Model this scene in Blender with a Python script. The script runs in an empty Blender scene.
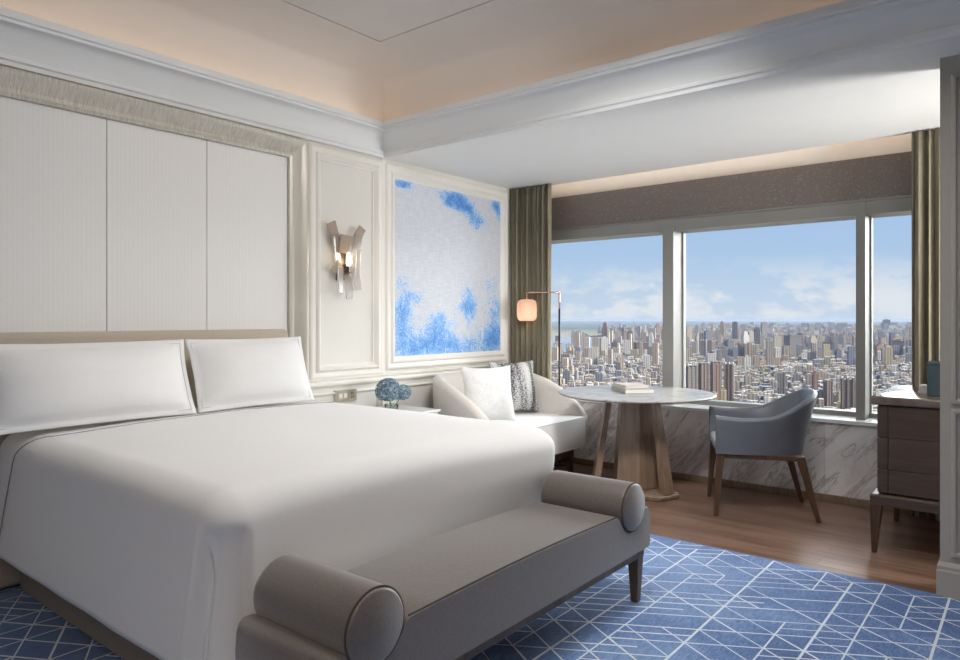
import bpy, bmesh, math, random
import numpy as np
from mathutils import Vector, Matrix, noise
rnd = random.Random(7)
C = bpy.context.scene.collection
sc = bpy.context.scene
PI = math.pi
# ------------------------------------------------------------------ camera
F_PX, U0, V0 = 691.0, 480.0, 319.0
CX, CY, CZ = 3.93, 0.0, 1.32
TURN = math.atan(559 / 691)
cam = bpy.data.cameras.new('camera')
cam.sensor_width = 36; cam.lens = F_PX / 960 * 36
cam.shift_y = (V0 - 330) / 960 * 1.0
cam.clip_start = .05; cam.clip_end = 90000
co = bpy.data.objects.new('camera', cam); C.objects.link(co)
co.location = (CX, CY, CZ); co.rotation_euler = (PI / 2, 0, TURN)
sc.camera = co
sc.view_settings.view_transform = 'Standard'; sc.view_settings.look = 'None'
sc.view_settings.gamma = 1; sc.view_settings.use_curve_mapping = False
sc.view_settings.exposure = 0.0
sc.cycles.use_denoising = True
sc.cycles.max_bounces = 10; sc.cycles.diffuse_bounces = 6; sc.cycles.transparent_max_bounces = 24
sc.cycles.sample_clamp_indirect = 6
FW = (-math.sin(TURN), math.cos(TURN)); RT = (math.cos(TURN), math.sin(TURN))
# ------------------------------------------------------------------ world sky
w = bpy.data.worlds.new('sky'); sc.world = w; w.use_nodes = True
nt = w.node_tree; nt.nodes.clear()
def N(t, kind, **kw):
    n = t.nodes.new(kind)
    for k, v in kw.items():
        if k.startswith('i_'):
            n.inputs[int(k[2:]) if k[2:].isdigit() else k[2:].replace('_', ' ')].default_value = v
        else: setattr(n, k, v)
    return n
def ramp(t, stops, fac=None, interp='LINEAR'):
    r = t.nodes.new('ShaderNodeValToRGB'); r.color_ramp.interpolation = interp
    e = r.color_ramp.elements
    while len(e) < len(stops): e.new(.5)
    for i, (p, c) in enumerate(stops):
        e[i].position = p; e[i].color = (c if len(c) == 4 else (*c, 1)) if hasattr(c, '__len__') else (c, c, c, 1)
    if fac is not None: t.links.new(fac, r.inputs[0])
    return r.outputs[0]
def mathn(t, op, a, b=None, c=None, clamp=False):
    n = t.nodes.new('ShaderNodeMath'); n.operation = op; n.use_clamp = clamp
    for i, x in enumerate((a, b, c)):
        if x is None: continue
        if isinstance(x, (int, float)): n.inputs[i].default_value = x
        else: t.links.new(x, n.inputs[i])
    return n.outputs[0]
def mixc(t, fac, a, b, blend='MIX'):
    n = t.nodes.new('ShaderNodeMix'); n.data_type = 'RGBA'; n.blend_type = blend
    for s, x in ((n.inputs[0], fac), (n.inputs[6], a), (n.inputs[7], b)):
        if isinstance(x, (int, float)): s.default_value = x
        elif isinstance(x, tuple): s.default_value = (*x, 1) if len(x) == 3 else x
        else: t.links.new(x, s)
    return n.outputs[2]
tc = N(nt, 'ShaderNodeTexCoord'); sep = N(nt, 'ShaderNodeSeparateXYZ')
nt.links.new(tc.outputs['Generated'], sep.inputs[0])
sky = ramp(nt, [(0.0, (.60, .70, .84)), (.03, (.56, .68, .85)), (.09, (.44, .60, .84)), (.2, (.36, .54, .84)), (1, (.22, .42, .80))], sep.outputs[2])
mp = N(nt, 'ShaderNodeMapping'); mp.inputs['Scale'].default_value = (9, 9, 19); nt.links.new(tc.outputs['Generated'], mp.inputs[0])
cn = N(nt, 'ShaderNodeTexNoise', i_Scale=1.6, i_Detail=7.0, i_Roughness=.55); nt.links.new(mp.outputs[0], cn.inputs['Vector'])
# more cloud towards +x (right), low over the horizon
band = ramp(nt, [(0, .9), (.03, .95), (.055, .5), (.085, 0)], sep.outputs[2])
side = mathn(nt, 'MULTIPLY_ADD', sep.outputs[0], .32, .30)
cl = mathn(nt, 'ADD', cn.outputs[0], mathn(nt, 'MULTIPLY', side, .7))
cl = mathn(nt, 'MULTIPLY', ramp(nt, [(.58, 0), (.68, 1)], cl), band)
wisp = ramp(nt, [(.55, 0), (.8, .35)], cn.outputs[0])
cl = mathn(nt, 'MAXIMUM', cl, mathn(nt, 'MULTIPLY', wisp, .10))
skyc = mixc(nt, cl, sky, (.80, .82, .88))
bg = N(nt, 'ShaderNodeBackground', i_1=1.0); nt.links.new(skyc, bg.inputs[0])
ow = N(nt, 'ShaderNodeOutputWorld'); nt.links.new(bg.outputs[0], ow.inputs[0])
# ------------------------------------------------------------------ lights
def aim(o, d): o.rotation_euler = Vector(d).to_track_quat('-Z', 'Y').to_euler()
def sun(name, d, e, ang, col=(1, 1, 1)):
    l = bpy.data.lights.new(name, 'SUN'); l.energy = e; l.angle = math.radians(ang); l.color = col
    o = bpy.data.objects.new(name, l); C.objects.link(o); aim(o, d); return o
def area(name, loc, d, sx, sy, e, col=(1, 1, 1), spread=180):
    l = bpy.data.lights.new(name, 'AREA'); l.shape = 'RECTANGLE'; l.size = sx; l.size_y = sy; l.energy = e; l.color = col
    l.spread = math.radians(spread)
    o = bpy.data.objects.new(name, l); C.objects.link(o); o.location = loc; aim(o, d); return o
sun('sun', (-.82, .14, -.50), 5.6, 1.0, (1, .88, .72))                   # behind the tower, lights the city
sun('daylight_boost', (-.50, -.78, -.32), 15.0, 85, (1, 1, 1))               # added soft sun that boosts the sky light from the window side
WARM = (1, .70, .48)
cove_a = area('cove_light', (.07, 1.2, 2.79), (.25, 0, 1), .05, 4.9, 1.7, WARM)
cove_a.rotation_euler = (PI, 0, 0)
cove_b = area('cove_light', (3.0, 3.61, 2.79), (0, 0, 1), 5.8, .05, 1.3, WARM)
area('pocket_light', (1.9, 5.42, 2.66), (0, 1, -.1), 3.6, .03, 1.8, WARM)
area('ceiling_fill', (2.5, 2.1, 3.12), (-.70, -.1, -.8), .8, .8, 44, (1, .98, .95), 150)  # added fill for the headboard wall and bed, out of view
area('ceiling_fill', (4.3, -.8, 3.08), (0, 0, -1), 1.6, 1.2, 36, (1, .85, .70), 125)  # added warm fill behind the camera, lifts the near side of the bed
area('ceiling_fill', (3.3, 2.3, 3.12), (0, .45, -1), .9, .6, 14, (1, .97, .94), 95)  # added fill, out of view, for the floor and marble by the window
area('ceiling_fill', (3.0, 2.5, 3.12), (-.78, .85, -1), .5, .5, 17, (1, .98, .95), 62)  # added fill, out of view, aimed at the sofa front
area('nook_fill', (5.2, 4.70, 1.2), (-3.6, 0, .75), .8, .8, 50, (1, .98, .95), 125)   # added fill for the soffit, out of view in the nook behind the pilaster
p = area('window_portal', (1.95, 5.9, 1.35), (0, -1, 0), 3.9, 1.5, 1); p.data.cycles.is_portal = True
# ------------------------------------------------------------------ materials
MATS = {}
def newmat(name):
    m = bpy.data.materials.new(name); m.use_nodes = True
    t = m.node_tree; b = t.nodes['Principled BSDF']; return m, t, b
def coords(t, scale=(1, 1, 1), kind='Object'):
    c = N(t, 'ShaderNodeTexCoord'); mpp = N(t, 'ShaderNodeMapping'); mpp.inputs['Scale'].default_value = scale
    t.links.new(c.outputs[kind], mpp.inputs[0]); return mpp.outputs[0]
def noisen(t, vec, scale, detail=4, rough=.5, dist=0):
    n = N(t, 'ShaderNodeTexNoise', i_Scale=scale, i_Detail=detail, i_Roughness=rough, i_Distortion=dist)
    t.links.new(vec, n.inputs['Vector']); return n.outputs[0]
def bump(t, b, h, strength, dist=.01):
    n = N(t, 'ShaderNodeBump', i_Strength=strength, i_Distance=dist); t.links.new(h, n.inputs['Height']); t.links.new(n.outputs[0], b.inputs['Normal'])
def plain(name, col, rough=.5, metal=0, var=.06, scale=6, bmp=0, bscale=200, spec=.5, sheen=0):
    m, t, b = newmat(name)
    v = coords(t); n = noisen(t, v, scale)
    a = tuple(x * (1 - var) for x in col); c = tuple(min(1, x * (1 + var)) for x in col)
    t.links.new(ramp(t, [(.3, a), (.7, c)], n), b.inputs['Base Color'])
    b.inputs['Roughness'].default_value = rough; b.inputs['Metallic'].default_value = metal
    b.inputs['Specular IOR Level'].default_value = spec
    if sheen: b.inputs['Sheen Weight'].default_value = sheen
    if bmp: bump(t, b, noisen(t, v, bscale, 2), bmp, .003)
    return m
def fabric(name, col, weave=420, var=.12, bmp=.35, sheen=.2, slub=.0):
    m, t, b = newmat(name)
    v = coords(t)
    n1 = noisen(t, coords(t, (1, 1, .25)), weave, 2); n2 = noisen(t, coords(t, (.25, .25, 1)), weave, 2)
    s = mathn(t, 'ADD', n1, n2); s = mathn(t, 'MULTIPLY', s, .5)
    a = tuple(x * (1 - var) for x in col); c = tuple(min(1, x * (1 + var)) for x in col)
    colr = ramp(t, [(.38, a), (.62, c)], s)
    t.links.new(colr, b.inputs['Base Color']); b.inputs['Roughness'].default_value = .9
    b.inputs['Specular IOR Level'].default_value = .2; b.inputs['Sheen Weight'].default_value = sheen
    bump(t, b, s, bmp, .002)
    return m
def wood(name, dark, light, axis='z', scale=1.0, rough=.4, ring=14):
    m, t, b = newmat(name)
    s = {'x': (.06, 1, 1), 'y': (1, .06, 1), 'z': (1, 1, .06)}[axis]
    v = coords(t, tuple(q * scale for q in s))
    n = noisen(t, v, ring, 6, .6, .6); f = noisen(t, v, ring * 9, 3)
    s2 = mathn(t, 'MULTIPLY_ADD', f, .35, mathn(t, 'MULTIPLY', n, .75))
    t.links.new(ramp(t, [(.35, dark), (.7, light)], s2), b.inputs['Base Color'])
    b.inputs['Roughness'].default_value = rough; bump(t, b, s2, .12, .002)
    return m
M = {}
M['paint'] = plain('warm_white_paint', (.74, .72, .67), .55, var=.015)
M['trimpaint'] = plain('white_trim_paint', (.80, .775, .72), .45, var=.015)
M['cornice'] = plain('cornice_white', (.76, .77, .77), .5, var=.01)
M['ceil'] = plain('ceiling_paint', (.70, .65, .60), .8, var=.01)
M['soffit'] = plain('soffit_paint', (.80, .80, .78), .7, var=.01)
M['dark'] = plain('dark_gap', (.03, .03, .03), .9)
M['linen'] = fabric('white_bed_linen', (.86, .85, .845), 300, .015, .06, .15)
M['linenseam'] = plain('grey_stitching', (.33, .33, .35), .9)
M['linenseam2'] = plain('pale_grey_stitching', (.50, .50, .52), .9)
M['headboard'] = fabric('taupe_headboard_fabric', (.50, .43, .34), 260, .05, .15)
M['bedbase'] = fabric('brown_base_fabric', (.30, .245, .205), 260, .06, .15)
M['bench'] = fabric('grey_brown_bench_fabric', (.125, .097, .082), 260, .16, .3, .6)
M['bench'].node_tree.nodes['Principled BSDF'].inputs['Roughness'].default_value = .48
M['bench'].node_tree.nodes['Principled BSDF'].inputs['Specular IOR Level'].default_value = .9
M['piping'] = plain('dark_piping', (.07, .06, .055), .8)
M['sofa'] = fabric('greige_sofa_fabric', (.62, .575, .53), 260, .08, .25)
M['sofaseat'] = fabric('pale_seat_fabric', (.86, .85, .84), 260, .05, .2)
M['cushwhite'] = fabric('white_cushion_fabric', (.76, .76, .75), 180, .08, .4)
M['chair'] = plain('blue_grey_leather', (.12, .13, .155), .38, var=.05, scale=9, bmp=.12, bscale=260)
M['chairseat_lit'] = plain('seat_leather_lit', (.58, .62, .66), .35, var=.03, bmp=.1)  # bright highlight on the chair seat put into its base colour
M['darkwood'] = wood('walnut_leg_wood', (.035, .018, .010), (.11, .058, .032), 'z', 2)
M['benchwood'] = wood('bench_frame_wood', (.055, .036, .02), (.15, .10, .058), 'z', 2)
M['tablewood'] = wood('brown_oak', (.13, .085, .055), (.26, .18, .125), 'z', 2, .35)
M['cabwood'] = wood('brown_cabinet_oak', (.050, .031, .023), (.085, .055, .041), 'x', 2, .38, 16)
M['bronze'] = plain('bronze_metal', (.16, .11, .08), .35, 1)
M['rosegold'] = plain('rose_gold_metal', (.83, .52, .42), .25, 1, .02)
M['blackmetal'] = plain('dark_lamp_metal', (.05, .035, .03), .4, .6)
M['champagne'] = plain('champagne_metal', (.62, .55, .44), .3, .7, .04)
M['alu'] = plain('window_frame_grey', (.26, .255, .24), .42, .1, .02)
M['silltop'] = plain('pale_sill_stone', (.74, .76, .75), .25, 0, .03)
M['teal'] = plain('teal_leather', (.04, .075, .09), .55, var=.08, bmp=.2)
M['bookgrey'] = plain('grey_book_cover', (.40, .39, .37), .5)
M['bookpink'] = plain('pinkish_book_cover', (.62, .53, .48), .5)
M['pages'] = plain('paper_pages', (.80, .78, .74), .8, var=.08, scale=150)
M['green'] = plain('leaf_green', (.08, .20, .05), .5)
# shade cloth of the roller blind
m, t, b = newmat('roller_blind_weave'); v = coords(t)
vn = noisen(t, v, 90, 3); f2 = noisen(t, v, 500, 1)
c = mixc(t, ramp(t, [(.60, 0), (.72, 1)], mathn(t, 'MULTIPLY_ADD', f2, .4, mathn(t, 'MULTIPLY', vn, .68))), (.175, .148, .135), (.32, .28, .26))
t.links.new(c, b.inputs['Base Color']); b.inputs['Roughness'].default_value = .8; M['blind'] = m
# curtain
m, t, b = newmat('olive_taupe_curtain'); v = coords(t, (1, 1, .05)); n = noisen(t, v, 160, 2)
t.links.new(ramp(t, [(.3, (.19, .165, .11)), (.7, (.29, .255, .18))], n), b.inputs['Base Color'])
b.inputs['Roughness'].default_value = .75; b.inputs['Sheen Weight'].default_value = .2; M['curtain'] = m
# fabric wall panel with fine vertical ribs
m, t, b = newmat('ribbed_wall_fabric'); v = coords(t)
wv = N(t, 'ShaderNodeTexWave', wave_type='BANDS', bands_direction='Y', i_Scale=14.0, i_Distortion=.6, i_Detail=2.0); t.links.new(v, wv.inputs[0])
n = noisen(t, coords(t, (1, 1, .5)), 120, 2)
s = mathn(t, 'MULTIPLY_ADD', n, .8, mathn(t, 'MULTIPLY', wv.outputs[1], .4))
t.links.new(ramp(t, [(.3, (.80, .785, .765)), (.75, (.825, .81, .79))], s), b.inputs['Base Color'])
b.inputs['Roughness'].default_value = .85; bump(t, b, s, .10, .002); M['wallfabric'] = m
# carved champagne moulding: strokes run across its length
def carved(name, sc3):
    m, t, b = newmat(name); v = coords(t, sc3); n = noisen(t, v, 6, 5, .7)
    t.links.new(ramp(t, [(.32, (.47, .43, .36)), (.5, (.61, .575, .50)), (.68, (.73, .70, .64))], n), b.inputs['Base Color'])
    b.inputs['Roughness'].default_value = .4; b.inputs['Metallic'].default_value = .25; bump(t, b, n, .35, .004); return m
M['champwood'] = plain('champagne_lacquer', (.60, .565, .49), .4, .2, .06, 3)
M['greige'] = plain('greige_wall_paint', (.40, .37, .325), .5, var=.015)
M['carved_h'] = carved('carved_silver_wood_across', (2, 22, 2))
M['carved_v'] = carved('carved_silver_wood_upright', (2, 2, 10))
# walnut floor boards
m, t, b = newmat('walnut_floor_boards'); v = coords(t)
br = N(t, 'ShaderNodeTexBrick', offset=.37, i_Scale=1.0, i_Mortar_Size=.0012, i_Brick_Width=1.5, i_Row_Height=.13)
br.inputs['Color1'].default_value = (.25, .25, .25, 1); br.inputs['Color2'].default_value = (.8, .8, .8, 1); br.inputs['Mortar'].default_value = (0, 0, 0, 1)
t.links.new(v, br.inputs['Vector'])
g = noisen(t, coords(t, (.7, 9, 1)), 3.2, 7, .62, .8)
s = mathn(t, 'MULTIPLY_ADD', br.outputs[0], .34, mathn(t, 'MULTIPLY', g, .72))
c = ramp(t, [(.12, (.05, .027, .018)), (.36, (.13, .072, .048)), (.55, (.22, .13, .09)), (.8, (.34, .21, .15))], s)
t.links.new(c, b.inputs['Base Color']); b.inputs['Roughness'].default_value = .33; b.inputs['Specular IOR Level'].default_value = .45
bump(t, b, s, .08, .002); M['floor'] = m
# veined grey marble, veins slanting
m, t, b = newmat('grey_veined_marble'); v = coords(t)
mr = N(t, 'ShaderNodeMapping'); mr.inputs['Rotation'].default_value = (0, math.radians(48), 0); t.links.new(v, mr.inputs[0])
mp = N(t, 'ShaderNodeMapping'); mp.inputs['Scale'].default_value = (.35, 1, 1.7); t.links.new(mr.outputs[0], mp.inputs[0])
n1 = noisen(t, mp.outputs[0], 3.0, 8, .62, 1.0); n2 = noisen(t, mp.outputs[0], 5, 6, .6, .8)
c1 = ramp(t, [(.34, (.46, .41, .40)), (.46, (.62, .58, .57)), (.56, (.76, .74, .73)), (.7, (.82, .81, .80))], n1)
vein = ramp(t, [(.47, 0), (.5, .8), (.53, 0)], n2)
c = mixc(t, vein, c1, (.36, .31, .30)); t.links.new(c, b.inputs['Base Color']); b.inputs['Roughness'].default_value = .22; M['marble'] = m
m, t, b = newmat('white_grey_table_stone'); v = coords(t)
n1 = noisen(t, v, 5, 9, .65, 1.6)
t.links.new(ramp(t, [(.36, (.25, .235, .22)), (.48, (.38, .36, .34)), (.62, (.45, .43, .405))], n1), b.inputs['Base Color']); b.inputs['Roughness'].default_value = .35; b.inputs['Specular IOR Level'].default_value = .3; M['tablestone'] = m
m, t, b = newmat('grey_cabinet_stone'); v = coords(t)
n1 = noisen(t, v, 7, 8, .6, 1.2)
t.links.new(ramp(t, [(.4, (.12, .09, .075)), (.62, (.18, .14, .12))], n1), b.inputs['Base Color']); b.inputs['Roughness'].default_value = .12; b.inputs['Specular IOR Level'].default_value = .8; M['cabtop'] = m
# glass (thin, lets light pass)
def thin_glass(name, tint, gloss=.06, rough=.0, frost=0, fcol=(.9, .88, .85)):
    m, t, b = newmat(name); t.nodes.remove(b); o = t.nodes['Material Output']
    tr = N(t, 'ShaderNodeBsdfTransparent', i_0=(*tint, 1)); gl = N(t, 'ShaderNodeBsdfGlossy', i_Roughness=rough)
    fr = N(t, 'ShaderNodeFresnel', i_IOR=1.35); mx = N(t, 'ShaderNodeMixShader')
    t.links.new(mathn(t, 'ADD', fr.outputs[0], gloss), mx.inputs[0])
    t.links.new(tr.outputs[0], mx.inputs[1]); t.links.new(gl.outputs[0], mx.inputs[2])
    if frost:
        df = N(t, 'ShaderNodeBsdfTranslucent', i_0=(*fcol, 1)); d2 = N(t, 'ShaderNodeBsdfDiffuse', i_0=(*fcol, 1)); m1 = N(t, 'ShaderNodeMixShader', i_0=.5); m2 = N(t, 'ShaderNodeMixShader', i_0=frost)
        t.links.new(df.outputs[0], m1.inputs[1]); t.links.new(d2.outputs[0], m1.inputs[2]); t.links.new(mx.outputs[0], m2.inputs[1]); t.links.new(m1.outputs[0], m2.inputs[2]); mx = m2
    t.links.new(mx.outputs[0], o.inputs[0]); return m
M['glass'] = thin_glass('window_glass', (.97, .985, .98), -.02)
M['vase'] = thin_glass('clear_glass', (.86, .88, .88), .12, .05)
M['crystal'] = thin_glass('crystal_glass', (.95, .94, .93), .12, .15, .28)
M['smoked'] = thin_glass('smoked_crystal', (.80, .72, .65), .12, .25, .45, (.62, .53, .46))
def emis(name, col, e):
    m, t, b = newmat(name); b.inputs['Base Color'].default_value = (*col, 1); b.inputs['Emission Color'].default_value = (*col, 1); b.inputs['Emission Strength'].default_value = e; return m
M['bulb'] = emis('lit_bulb', (1, .80, .55), 9)
# lamp shade: pinkish frosted glass, lit from inside
m, t, b = newmat('frosted_pink_glass')
b.inputs['Base Color'].default_value = (.86, .70, .62, 1); b.inputs['Roughness'].default_value = .3
tl = N(t, 'ShaderNodeBsdfTranslucent', i_0=(.95, .82, .74, 1)); ad = N(t, 'ShaderNodeMixShader', i_0=.72)
t.links.new(b.outputs[0], ad.inputs[1]); t.links.new(tl.outputs[0], ad.inputs[2]); t.links.new(ad.outputs[0], t.nodes['Material Output'].inputs[0]); M['lampglass'] = m
# rug blue + pale lines
m, t, b = newmat('blue_rug_pile'); v = coords(t)
n1 = noisen(t, v, 1.3, 3, .5); n2 = noisen(t, coords(t, (3, .6, 1)), 60, 3, .6)
s = mathn(t, 'MULTIPLY_ADD', n2, .45, mathn(t, 'MULTIPLY', n1, .6))
t.links.new(ramp(t, [(.36, (.03, .08, .25)), (.50, (.075, .17, .43)), (.64, (.22, .36, .64))], s), b.inputs['Base Color'])
b.inputs['Roughness'].default_value = .95; b.inputs['Sheen Weight'].default_value = .3; bump(t, b, noisen(t, v, 300, 2), .5, .004); M['rug'] = m
M['rugline'] = plain('pale_rug_line', (.80, .88, .98), .95, var=.04, scale=40)
# patterned cushion
m, t, b = newmat('black_white_woven_fabric'); v = coords(t)
n = noisen(t, coords(t, (60, 1, 130)), 1.0, 2, .7); st = noisen(t, coords(t, (14, 1, 1)), 1, 1)
s = mathn(t, 'MULTIPLY_ADD', st, .5, mathn(t, 'MULTIPLY', n, .6))
t.links.new(ramp(t, [(.49, (.04, .045, .06)), (.55, (.30, .30, .30)), (.60, (.66, .65, .63))], s), b.inputs['Base Color']); b.inputs['Roughness'].default_value = .95; M['cushpat'] = m
# mural
m, t, b = newmat('blue_and_silver_mural')
at = N(t, 'ShaderNodeAttribute', attribute_name='mask'); v = coords(t)
n1 = noisen(t, v, 11, 10, .72, .7); n2 = noisen(t, v, 70, 4, .7); n3 = noisen(t, coords(t, (1, 1, .12)), 90, 3); n4 = noisen(t, coords(t, (1, .12, 1)), 90, 3)
s = mathn(t, 'MULTIPLY_ADD', mathn(t, 'SUBTRACT', n1, .5), 1.5, at.outputs['Fac'])
s = mathn(t, 'MULTIPLY_ADD', mathn(t, 'SUBTRACT', n2, .5), 1.5, s)
base = ramp(t, [(.3, (.53, .56, .63)), (.7, (.70, .73, .79))], mathn(t, 'MULTIPLY_ADD', n3, .5, mathn(t, 'MULTIPLY', n4, .5)))
mask = ramp(t, [(.34, 0), (.50, 1)], s)
sat = ramp(t, [(.40, (.42, .60, .82)), (.62, (.22, .45, .82)), (.95, (.08, .25, .66))], s)
t.links.new(mixc(t, mask, base, sat), b.inputs['Base Color']); b.inputs['Roughness'].default_value = .6; M['mural'] = m
# hydrangea
m, t, b = newmat('blue_petals'); v = coords(t); n = noisen(t, v, 60, 3)
t.links.new(ramp(t, [(.35, (.07, .14, .20)), (.5, (.20, .30, .38)), (.65, (.46, .52, .56))], n), b.inputs['Base Color']); b.inputs['Roughness'].default_value = .7; M['petal'] = m
# city facades: colour attribute + window grid and stripes of painted recess shade, UV in metres
m, t, b = newmat('city_facade')
at = N(t, 'ShaderNodeAttribute', attribute_name='col'); uv = N(t, 'ShaderNodeUVMap', uv_map='UVMap'); sp = N(t, 'ShaderNodeSeparateXYZ'); t.links.new(uv.outputs[0], sp.inputs[0])
fx = mathn(t, 'FRACT', mathn(t, 'DIVIDE', sp.outputs[0], 9.0)); fz = mathn(t, 'FRACT', mathn(t, 'DIVIDE', sp.outputs[1], 3.4)); fx2 = mathn(t, 'FRACT', mathn(t, 'DIVIDE', sp.outputs[0], 3.0))
stp = mathn(t, 'LESS_THAN', fx, .42); win = mathn(t, 'MULTIPLY', mathn(t, 'GREATER_THAN', fz, .45), mathn(t, 'GREATER_THAN', fx2, .4))
dk = mathn(t, 'MINIMUM', mathn(t, 'ADD', mathn(t, 'MULTIPLY', stp, .45), mathn(t, 'MULTIPLY', win, .55)), .85)
geo = N(t, 'ShaderNodeNewGeometry'); sn = N(t, 'ShaderNodeSeparateXYZ'); t.links.new(geo.outputs['Normal'], sn.inputs[0])
wall = mathn(t, 'LESS_THAN', sn.outputs[2], .5); dk = mathn(t, 'MULTIPLY', dk, wall)
c = mixc(t, dk, mixc(t, 1.0, at.outputs['Color'], (.82, .80, .80), 'MULTIPLY'), (.05, .055, .075)); t.links.new(c, b.inputs['Base Color']); b.inputs['Roughness'].default_value = .7; M['city'] = m; b.inputs['Specular IOR Level'].default_value = .1
m, t, b = newmat('city_ground'); v = coords(t)
n1 = noisen(t, v, .010, 5, .7); n2 = noisen(t, v, .0011, 5, .6)
vo = N(t, 'ShaderNodeTexVoronoi', i_Scale=.03); t.links.new(v, vo.inputs['Vector'])
town = mixc(t, .55, ramp(t, [(.35, (.10, .12, .06)), (.5, (.22, .20, .16)), (.65, (.36, .32, .27))], n1), ramp(t, [(0, .2), (1, .8)], vo.outputs['Color']), 'SOFT_LIGHT')
field = ramp(t, [(.4, (.045, .075, .07)), (.6, (.11, .13, .11))], n2)
sp = N(t, 'ShaderNodeSeparateXYZ'); t.links.new(v, sp.inputs[0])
far = ramp(t, [(.30, 0), (.48, 1)], mathn(t, 'DIVIDE', sp.outputs[1], 26000.0))
t.links.new(mixc(t, far, town, field), b.inputs['Base Color']); b.inputs['Roughness'].default_value = 1; b.inputs['Specular IOR Level'].default_value = 0; M['ground'] = m
M['water'] = plain('river_water', (.16, .19, .24), .8, var=.1, scale=.002, spec=.1)
# ------------------------------------------------------------------ mesh helpers
def link(name, bm, mat, parent=None, smooth=False, angle=None):
    me = bpy.data.meshes.new(name)
    bmesh.ops.recalc_face_normals(bm, faces=bm.faces); bm.to_mesh(me); bm.free()
    for mm in (mat if isinstance(mat, (list, tuple)) else [mat]): me.materials.append(M[mm])
    if smooth:
        for p_ in me.polygons: p_.use_smooth = True
        if angle: me.set_sharp_from_angle(angle=math.radians(angle))
    o = bpy.data.objects.new(name, me); C.objects.link(o)
    if parent is not None: o.parent = parent
    return o
def tag(o, label, cat, group=None):
    o['label'] = label; o['category'] = cat
    if group: o['group'] = group
    return o
def thing(name, label, cat, loc=(0, 0, 0), rz=0, group=None):
    o = bpy.data.objects.new(name, None); C.objects.link(o); o.location = loc; o.rotation_euler = (0, 0, rz); o.empty_display_size = .1
    return tag(o, label, cat, group)
def struct(name, bm, mat, parent=None, **k):
    o = link(name, bm, mat, parent, **k)
    if parent is None: o['kind'] = 'structure'
    return o
def box(bm, x0, x1, y0, y1, z0, z1, bev=0, seg=2, mi=0):
    r = bmesh.ops.create_cube(bm, size=1); vs = r['verts']
    for v in vs: v.co = Vector(((x0 + x1) / 2 + v.co.x * (x1 - x0), (y0 + y1) / 2 + v.co.y * (y1 - y0), (z0 + z1) / 2 + v.co.z * (z1 - z0)))
    fs = {f for v in vs for f in v.link_faces}
    if bev:
        es = list({e for v in vs for e in v.link_edges})
        rr = bmesh.ops.bevel(bm, geom=es, offset=bev, segments=seg, affect='EDGES', profile=.5); fs = set(rr['faces']) | {f for f in fs if f.is_valid}
    for f in fs: f.material_index = mi
    return vs
def B(*a, **k):
    bm = bmesh.new(); box(bm, *a, **k); return bm
def loft(bm, rings, close_ring=True, cap=True, closed=False):
    vr = [[bm.verts.new(p_) for p_ in r] for r in rings]; n = len(vr[0])
    pairs = list(zip(vr, vr[1:])) + ([(vr[-1], vr[0])] if closed else [])
    for a, b_ in pairs:
        for i in range(n if close_ring else n - 1):
            j = (i + 1) % n; bm.faces.new((a[i], a[j], b_[j], b_[i]))
    if cap and not closed and close_ring: bm.faces.new(vr[0][::-1]); bm.faces.new(vr[-1])
    return vr
def lathe(bm, prof, cx=0, cy=0, seg=32, cap=True):
    return loft(bm, [[(cx + r * math.cos(2 * PI * i / seg), cy + r * math.sin(2 * PI * i / seg), z) for i in range(seg)] for r, z in prof], cap=cap)
def tube(bm, pts, rad, seg=8, closed=False):
    pts = [Vector(p_) for p_ in pts]; n = len(pts); rings = []; up = None
    for i, p_ in enumerate(pts):
        a = pts[(i - 1) % n] if (closed or i) else p_; b_ = pts[(i + 1) % n] if (closed or i < n - 1) else p_
        d = (b_ - a).normalized()
        if up is None: up = d.orthogonal().normalized()
        up = (up - d * up.dot(d)).normalized(); s = d.cross(up); r = rad[i] if hasattr(rad, '__len__') else rad
        rings.append([p_ + (up * math.cos(2 * PI * k / seg) + s * math.sin(2 * PI * k / seg)) * r for k in range(seg)])
    loft(bm, rings, closed=closed)
def sweep(bm, path, prof, closed, mapper, inner=1):
    """mitred moulding: path in the plane, prof = [(offset inwards, height)]"""
    n = len(path); rings = []
    for i in range(n):
        p_ = Vector(path[i]); a = Vector(path[(i - 1) % n]) if (closed or i) else None; b_ = Vector(path[(i + 1) % n]) if (closed or i < n - 1) else None
        d1 = (p_ - a).normalized() if a is not None else (b_ - p_).normalized(); d2 = (b_ - p_).normalized() if b_ is not None else d1
        n1 = Vector((-d1.y, d1.x)) * inner; n2 = Vector((-d2.y, d2.x)) * inner
        m_ = (n1 + n2).normalized(); m_ = m_ / max(.2, m_.dot(n1))
        rings.append([mapper(*(p_ + m_ * o_), h) for o_, h in prof])
    loft(bm, rings, closed=closed)
def taper(bm, p0, p1, a0, b0, a1, b1, rot=0):
    """tapered bar from p0 (size a0 x b0) to p1"""
    c, s = math.cos(rot), math.sin(rot); R_ = []
    for p_, a, b_ in ((p0, a0, b0), (p1, a1, b1)):
        R_.append([(p_[0] + x * c - y * s, p_[1] + x * s + y * c, p_[2]) for x, y in ((-a / 2, -b_ / 2), (a / 2, -b_ / 2), (a / 2, b_ / 2), (-a / 2, b_ / 2))])
    loft(bm, R_)
def bevel_all(bm, off, seg=2):
    bmesh.ops.bevel(bm, geom=list(bm.edges), offset=off, segments=seg, affect='EDGES', profile=.5)
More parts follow.
